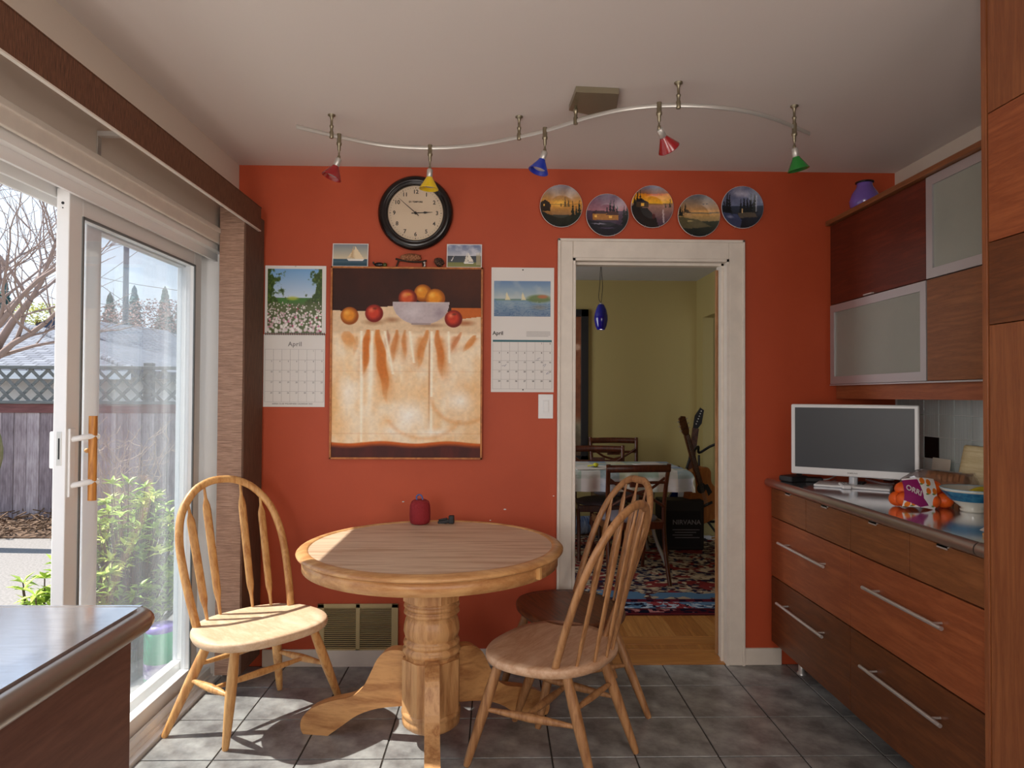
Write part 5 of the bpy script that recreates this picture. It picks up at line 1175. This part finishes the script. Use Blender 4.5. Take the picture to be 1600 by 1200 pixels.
MB().box(-8.4, -1.9, FY-.012, FY-.0, fz-.10, fz, b=.003).build('rail', mat('red_brown_rail', (130, 84, 82), .9, noise=.4, nscale=5, stretch=(1, 9, 9)), fc)
for k in range(4): MB().box(-8.0+k*2.0, -7.91+k*2.0, FY+.02, FY+.11, GZ, 1.66, b=.004).build('post', ft, fc)
zlo, zhi = fz+.03, 1.585; Hh = zhi-zlo
lm_ = {}
for s_ in (-1, 1):
    for k in range(34):
        x = -8.4+k*.185+(0.03 if s_ > 0 else 0)
        if s_ not in lm_:
            w_ = .024
            P_ = [(-w_, zlo), (w_, zlo), (s_*Hh+w_, zhi), (s_*Hh-w_, zhi)]
            o = MB().prism(P_, 0, .008, Matrix(((1, 0, 0, 0), (0, 0, 1, 0), (0, 1, 0, 0), (0, 0, 0, 1)))).build('lattice_slat', ft, fc); lm_[s_] = o.data
        else: o = bpy.data.objects.new('lattice_slat', lm_[s_]); C.objects.link(o); o.parent = fc
        o.location = (x, FY+(.008 if s_ > 0 else 0), 0)
# houses
shing = bpy.data.materials.new('grey_shingles'); shing.use_nodes = True; n = shing.node_tree; b = n.nodes['Principled BSDF']; b.inputs['Roughness'].default_value = .9
t_ = n.nodes.new('ShaderNodeTexCoord'); mp = n.nodes.new('ShaderNodeMapping'); mp.inputs['Rotation'].default_value = (0, 0, 0); bt = n.nodes.new('ShaderNodeTexBrick')
bt.inputs['Color1'].default_value = (*s8(126, 130, 140), 1); bt.inputs['Color2'].default_value = (*s8(96, 100, 112), 1); bt.inputs['Mortar'].default_value = (*s8(52, 54, 62), 1)
bt.inputs['Scale'].default_value = 3.2; bt.inputs['Mortar Size'].default_value = .03; bt.inputs['Row Height'].default_value = .35; bt.inputs['Brick Width'].default_value = .7
n.links.new(t_.outputs['Object'], mp.inputs[0]); n.links.new(mp.outputs[0], bt.inputs['Vector']); n.links.new(bt.outputs[0], b.inputs['Base Color'])
hw = mat('white_siding', (246, 246, 244), .8); hb = mat('dark_blue_fascia', (52, 62, 84), .7); ht = mat('tan_siding', (176, 150, 112), .8)
def roofpoly(mb, pts, th=.12):
    P_ = [Vector(p) for p in pts]; nn = (P_[1]-P_[0]).cross(P_[2]-P_[0]).normalized(); nn = nn if nn.z > 0 else -nn; n_ = len(P_)
    Q = [p-nn*th for p in P_]; mb.add(P_+Q, [tuple(range(n_)), tuple(range(n_, 2*n_))[::-1]]+[(i, (i+1) % n_, n_+(i+1) % n_, n_+i) for i in range(n_)])
h1 = thing('neighbour_house', 'white neighbouring house with grey hip roof behind the lattice fence', 'house')
E0 = onY(-160, 577, 10.0); E1 = onY(205, 577, 10.0); Rg0 = onY(-160, 497, 13.2); Rg1 = onY(18, 500, 13.2)
MB().box(E0.x, E1.x-.5, 10.5, 16, -1, 1.70).build('wall', hw, h1)
r = MB(); roofpoly(r, [E0, E1, Rg1, Rg0]); roofpoly(r, [E1, (E1.x, 16.4, E1.z), Rg1]); roofpoly(r, [(E0.x, 16.4, E0.z), Rg0, Rg1, (E1.x, 16.4, E1.z)])
r.build('roof', shing, h1); MB().box(E0.x, E1.x, 9.9, 10.0, E0.z-.13, E0.z-.01).build('gutter', hw, h1)
MB().tube([Rg1, E1], .06, 6).build('hip_cap', shing, h1)
h2 = thing('gabled_house', 'tan house with dark blue gable fascia behind the grey hip roof', 'house')
G0 = onY(30, 522, 17); G1 = onY(88, 494, 17); G2 = onY(262, 578, 17)
bk_ = Vector((1.0, 3.6, 0))
r = MB(); roofpoly(r, [G0, G1, G1+bk_, G0+bk_], .15); roofpoly(r, [G1, G2, G2+bk_, G1+bk_], .15); r.build('roof', shing, h2)
fa = MB(); 
for a_, b_2 in ((G0, G1), (G1, G2)):
    dz_ = Vector((0, 0, .42)); o0 = Vector((0, -.08, 0)); fa.add([a_+o0, b_2+o0, b_2+o0-dz_, a_+o0-dz_, a_-o0, b_2-o0, b_2-o0-dz_, a_-o0-dz_], [(0, 1, 2, 3), (4, 7, 6, 5), (0, 4, 5, 1), (3, 2, 6, 7)])
fa.build('fascia', hb, h2)
q0, q1, q2 = G0+Vector((0, .25, -.3)), G1+Vector((0, .25, -.3)), G2+Vector((0, .25, -.3))
MB().add([(q0.x, q0.y, -1), q0, q1, q2, (q2.x, q2.y, -1), (q0.x, q0.y+3, -1), q0+Vector((0, 3, 0)), q1+Vector((0, 3, 0)), q2+Vector((0, 3, 0)), (q2.x, q2.y+3, -1)], [(0, 1, 2, 3, 4), (9, 8, 7, 6, 5), (0, 5, 6, 1), (4, 3, 8, 9)]).build('wall', ht, h2)
h3 = thing('grey_roofed_house', 'low house with long grey roof beyond the gabled house', 'house')
A = onY(190, 528, 26); B = onY(345, 528, 26); A2 = onY(175, 585, 22); B2 = onY(360, 585, 22)
r = MB(); roofpoly(r, [A2, B2, B, A]); roofpoly(r, [A, B, B+Vector((0, 4, -1)), A+Vector((0, 4, -1))]); r.build('roof', shing, h3); MB().box(A2.x+.4, B2.x-.4, 22.6, 29.5, -1, A2.z-.05).build('wall', hw, h3)
# utility pole and wires
q = onY(195, 360, 22); 
up = thing('utility_pole', 'tall wooden utility pole rising above the neighbouring roofs', 'pole', (onY(195, 560, 21.4).x, 21.4, -1))
pz = EYE+1+5.4
MB().tube([(0, 0, 0), (0, 0, pz)], [.10, .075], 12).build('shaft', mat('tarred_pole_wood', (96, 104, 116), .9), up)
MB().tube([(-.25, 0, 3.4), (.25, 0, 3.4)], .03, 6).build('bracket', M_ink, up)
for (a_, b_2, sag, yy_, lb_) in (((125, 470), (290, 520), .3, 22.3, 'power line sloping down right just above the conifers'), ((125, 418), (290, 450), .2, 22.6, 'power line highest of those crossing the pole'), ((0, 520), (195, 400), .3, 23.0, 'power line rising steeply from the left roof to the pole'), ((0, 440), (195, 470), .3, 23.4, 'power line running behind the bare tree at left'), ((195, 460), (330, 540), .3, 23.8, 'power line falling steeply right of the pole')):
    p0, p1 = onY(*a_, yy_), onY(*b_2, yy_); dd_ = p1-p0; p0 = p0-dd_*.6; p1 = p1+dd_*.3
    pts = [p0.lerp(p1, k/10)-Vector((0, 0, sag*4*(k/10)*(1-k/10))) for k in range(11)]
    tag(MB().tube(pts, .010, 4).build('power_line', M_greyink), lb_, 'cable', 'power lines over the roofs')
# conifers
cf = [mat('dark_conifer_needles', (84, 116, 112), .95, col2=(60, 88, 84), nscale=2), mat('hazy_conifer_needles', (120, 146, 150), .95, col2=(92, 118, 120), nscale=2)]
bark = mat('brown_bark', (92, 74, 60), .95, noise=.3, nscale=8, stretch=(8, 8, 1))
def conifer(u, vtop, vbase, Y, wpx, lab_, m, seed):
    rr = random.Random(seed); top_ = onY(u, vtop, Y); h = top_.z+1; w_ = wpx*1.7*Y/FPX
    t = thing('conifer', lab_, 'tree', (top_.x, Y, -1), 0, 'conifers beyond the roofs'); MB().tube([(0, 0, 0), (0, 0, h*.97)], [.3, .04], 8).build('trunk', bark, t)
    mb = MB(); N = 90
    for k in range(N):
        f_ = k/N; z = h*(.30+.70*f_); r_ = w_*(1-f_)**.75*rr.uniform(.65, 1.1)+.08
        a0 = rr.random()*6.28
        for j in range(9):
            a = a0+j*2*PI/9+rr.uniform(-.2, .2); rl_ = r_*rr.uniform(.7, 1.1); dw = .16*r_+.10
            c0, s0 = math.cos(a), math.sin(a)
            mb.add([(0, 0, z+.25), (c0*rl_*.6-s0*dw, s0*rl_*.6+c0*dw, z-.12*rl_), (c0*rl_, s0*rl_, z-.05*rl_-.1), (c0*rl_*.6+s0*dw, s0*rl_*.6-c0*dw, z-.12*rl_)], [(0, 1, 2), (0, 2, 3)])
    mb.build('foliage', m, t)
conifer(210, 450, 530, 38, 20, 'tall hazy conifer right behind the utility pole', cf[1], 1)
conifer(172, 462, 540, 34, 20, 'conifer left of the utility pole above the roofs', cf[0], 2)
conifer(258, 452, 530, 36, 22, 'broad conifer right of the utility pole', cf[0], 3)
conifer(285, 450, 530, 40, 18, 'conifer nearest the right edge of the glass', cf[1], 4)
conifer(8, 440, 500, 38, 20, 'dark conifer at the far left behind the bare tree', cf[0], 5)
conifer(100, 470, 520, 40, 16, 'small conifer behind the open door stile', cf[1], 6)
# leafy background bushes
def blob_bush(u, v, Y, r, lab_, m, seed, cat='bush', n=420, ls=.12):
    rr = random.Random(seed); c = onY(u, v, Y); t = thing('background_bush', lab_, cat, (c.x, Y, 0), 0)
    mb = MB()
    for k in range(n):
        d_ = Vector((rr.gauss(0, 1), rr.gauss(0, 1), rr.gauss(0, 1))).normalized()*r*rr.uniform(.55, 1)
        M_ = T(d_.x*1.6, d_.y, c.z+d_.z*.7) @ RZ(rr.random()*6) @ RX(rr.uniform(-1, 1)) @ RY(rr.uniform(-1, 1))
        mb.add([(-ls, 0, 0), (0, -ls*.5, 0), (ls, 0, 0), (0, ls*.5, 0)], [(0, 1, 2, 3)], False, M_)
    mb.build('foliage', m, t); MB().tube([(0, 0, -1), (0, 0, c.z)], .08, 6).build('trunk', bark, t)
blob_bush(60, 500, 20, .75, 'yellow green bush between the roofs at left', mat('yellow_green_leaves', (190, 190, 110), .9), 1, n=1600, ls=.045)
blob_bush(245, 512, 31, 1.9, 'reddish brown hedge of bare shrubs above the far roof', mat('reddish_twigs', (168, 136, 128), .95), 2, n=3200, ls=.07)
# bare tree
moss = mat('mossy_bark', (132, 118, 92), .95, col2=(104, 106, 56), nscale=9)
twig = mat('grey_twig_bark', (142, 124, 118), .9)
def bare_tree(name_lab, base, starts, seed, depth=5, cat='tree'):
    rr = random.Random(seed); t = thing('bare_tree', name_lab, cat, (0, 0, 0)); tr_m = MB(); br_m = MB(); tw_m = MB()
    def grow(p, d, L_, r, lv):
        n_ = 5; pts = [p]; q_ = Vector(p); dd_ = Vector(d).normalized()
        for k in range(n_):
            dd_ = (dd_+Vector((rr.uniform(-.22, .22), rr.uniform(-.22, .22), rr.uniform(-.12, .20)))).normalized(); q_ = q_+dd_*L_/n_; pts.append(q_.copy())
        rad = [r*(1-.5*k/n_) for k in range(n_+1)]
        (br_m if lv < 2 else tw_m).tube(pts, rad, 7 if lv < 2 else 4, cap=False)
        if lv >= depth: return
        nb = 3 if lv < 2 else 3
        for k in range(nb):
            i = rr.randint(2, n_); ax = Vector((rr.gauss(0, 1), rr.gauss(0, 1), rr.gauss(0, .6))).normalized()
            nd = (dd_*1.0+ax*rr.uniform(.5, 1.0)).normalized(); grow(pts[i], nd, L_*rr.uniform(.55, .8), max(rad[i]*rr.uniform(.45, .65), .003), lv+1)
        grow(pts[-1], dd_, L_*.75, rad[-1]*.8, lv+1)
    tr_m.tube(catmull(base, 4), [.10-.03*k/(4*(len(base)-1)) for k in range(4*(len(base)-1)+1)], 12)
    for p, d, L_, r in starts: grow(Vector(p), Vector(d), L_, r, 0)
    tr_m.build('trunk', moss, t); br_m.build('branches', twig, t); x = tw_m.build('twigs', twig, t); x['kind'] = 'stuff'
    return t
b0 = onY(-25, 820, 6.3); 
bx = b0.x
fork = Vector((bx-.05, 6.3, 1.15))
bare_tree('bare branching tree with mossy trunk in front of the fence', [(bx-.35, 6.3, GZ-.05), (bx-.02, 6.28, .5), (bx+.08, 6.28, .8), fork],
          [(fork, (-.1, -.3, 1), 1.2, .06), (fork, (.55, -.5, .75), 1.3, .05), (fork+Vector((0, 0, .1)), (.4, -.9, .9), 1.2, .05), (fork, (-.5, .2, .9), 1.2, .05), (fork+Vector((0, -.1, .3)), (.8, -.5, .35), 1.2, .035)], 5, 3)
# twiggy shrub and rhododendron
q = onZ(205, 840, GZ)
def twiggy(x, y, lab_, seed, m, n=26, h=1.0):
    rr = random.Random(seed); t = thing('twiggy_shrub', lab_, 'shrub', (x, y, GZ)); mb = MB()
    for k in range(n):
        a = rr.random()*6.28; sp = rr.uniform(.1, .55); pts = [Vector((0, 0, 0))]
        for j in range(1, 7): pts.append(Vector((math.cos(a)*sp*(j/6)**1.3+rr.uniform(-.05, .05), math.sin(a)*sp*.6*(j/6)**1.3+rr.uniform(-.05, .05), h*rr.uniform(.92, 1.05)*(j/6)**.9)))
        mb.tube(pts, [.008*(1-.75*j/6) for j in range(7)], 4, cap=False)
        for j in (2, 3, 4, 5, 6):
            for _ in range(2):
                d_ = Vector((rr.uniform(-.2, .2), rr.uniform(-.15, .15), rr.uniform(-.05, .18))); mb.tube([pts[j], pts[j]+d_*.6, pts[j]+d_+Vector((rr.uniform(-.05, .05), 0, .03))], .0028, 3, cap=False)
    mb.build('twigs', m, t)
s1 = onY(200, 700, 6.0)
twiggy(s1.x, 6.0, 'leafless pale twiggy shrub behind the leafy bush', 3, mat('pale_twigs', (172, 150, 132), .9), 22, .98)
leafm = mat('bright_green_leaf', (176, 200, 84), .45, col2=(120, 156, 56), nscale=6); leafd = mat('pale_new_leaf', (214, 226, 120), .5)
def rhodo(x, y, lab_, seed, R_, H_, n):
    rr = random.Random(seed); t = thing('leafy_shrub', lab_, 'shrub', (x, y, GZ), 0, 'leafy shrubs outside the glass door'); lf = MB(); ln_ = MB(); stm = MB()
    for k in range(n):
        a = rr.random()*6.28; rr_ = R_*math.sqrt(rr.random()); hz = H_*(1-(rr_/R_)**2*.55)*rr.uniform(.45, 1.0)
        c = Vector((math.cos(a)*rr_, math.sin(a)*rr_, hz)); stm.tube([(c.x*.3, c.y*.3, 0), c*.6+Vector((0, 0, .0)), c], [.008, .005, .003], 4, cap=False)
        tgt = ln_ if rr.random() < .35 and hz > H_*.5 else lf
        for j in range(rr.randint(7, 11)):
            b_ = j*2.4+rr.random(); el = rr.uniform(-.15, .95); L_ = rr.uniform(.045, .08); w_ = L_*.17
            M_ = T(*c) @ RZ(b_) @ RY(-el)
            tgt.add([(0, 0, 0), (L_*.45, -w_, .004), (L_*.5, 0, -.004), (L_*.45, w_, .004), (L_, 0, -.012)], [(0, 1, 2), (0, 2, 3), (1, 4, 2), (2, 4, 3)], True, M_)
    stm.build('stems', bark, t); a_ = lf.build('leaves', leafm, t); a_['kind'] = 'stuff'; b_ = ln_.build('new_leaves', leafd, t); b_['kind'] = 'stuff'
c = onY(200, 900, 3.68); rhodo(c.x-.02, 3.72, 'leafy green shrub seen through the sliding glass, right of the handle', 1, .32, .96, 340)
c = onY(72, 900, 3.0); rhodo(c.x, 3.0, 'smaller leafy shrub seen through the door opening', 2, .17, .72, 90)
c = onY(40, 945, 2.7); rhodo(c.x, 2.7, 'low sprig of leaves at the left just above the worktop', 3, .14, .30, 26)
# green canister
q = onZ(251, 1062, GZ)
q = onZ(250, 1062, GZ)
cn = thing('green_canister', 'translucent green jug with purple label outside the glass door', 'jug', (q.x, q.y, GZ))
hgt = onY(250, 976, q.y).z-GZ
gr_ = mat('green_plastic', (70, 170, 130), .35)
MB().lathe([(.001, 0), (.068, 0), (.074, .01), (.074, hgt*.86), (.068, hgt*.92), (.03, hgt*.97), (.03, hgt*.97)], 28).build('body', gr_, cn)
MB().lathe([(.070, hgt*.90), (.072, hgt*.99), (.001, hgt)], 24).build('lid', mat('purple_plastic', (130, 110, 190), .4), cn)
MB().lathe([(.0748, hgt*.10), (.0748, hgt*.36)], 28, cap=False).build('label', mat('purple_white_label', (214, 206, 226), .5, col2=(130, 104, 176), nscale=14), cn)
hs = MB()
for k in range(3):
    pts = [(-1.95+.22*math.cos(a), 3.05+.16*math.sin(a), GZ+.015+.02*k) for a in [i*2*PI/20 for i in range(21)]]; hs.tube(pts, .012, 6)
tag(hs.build('garden_hose', mat('white_hose', (206, 208, 204), .5)), 'coiled white garden hose outside the glass door', 'hose')

bake_texts()
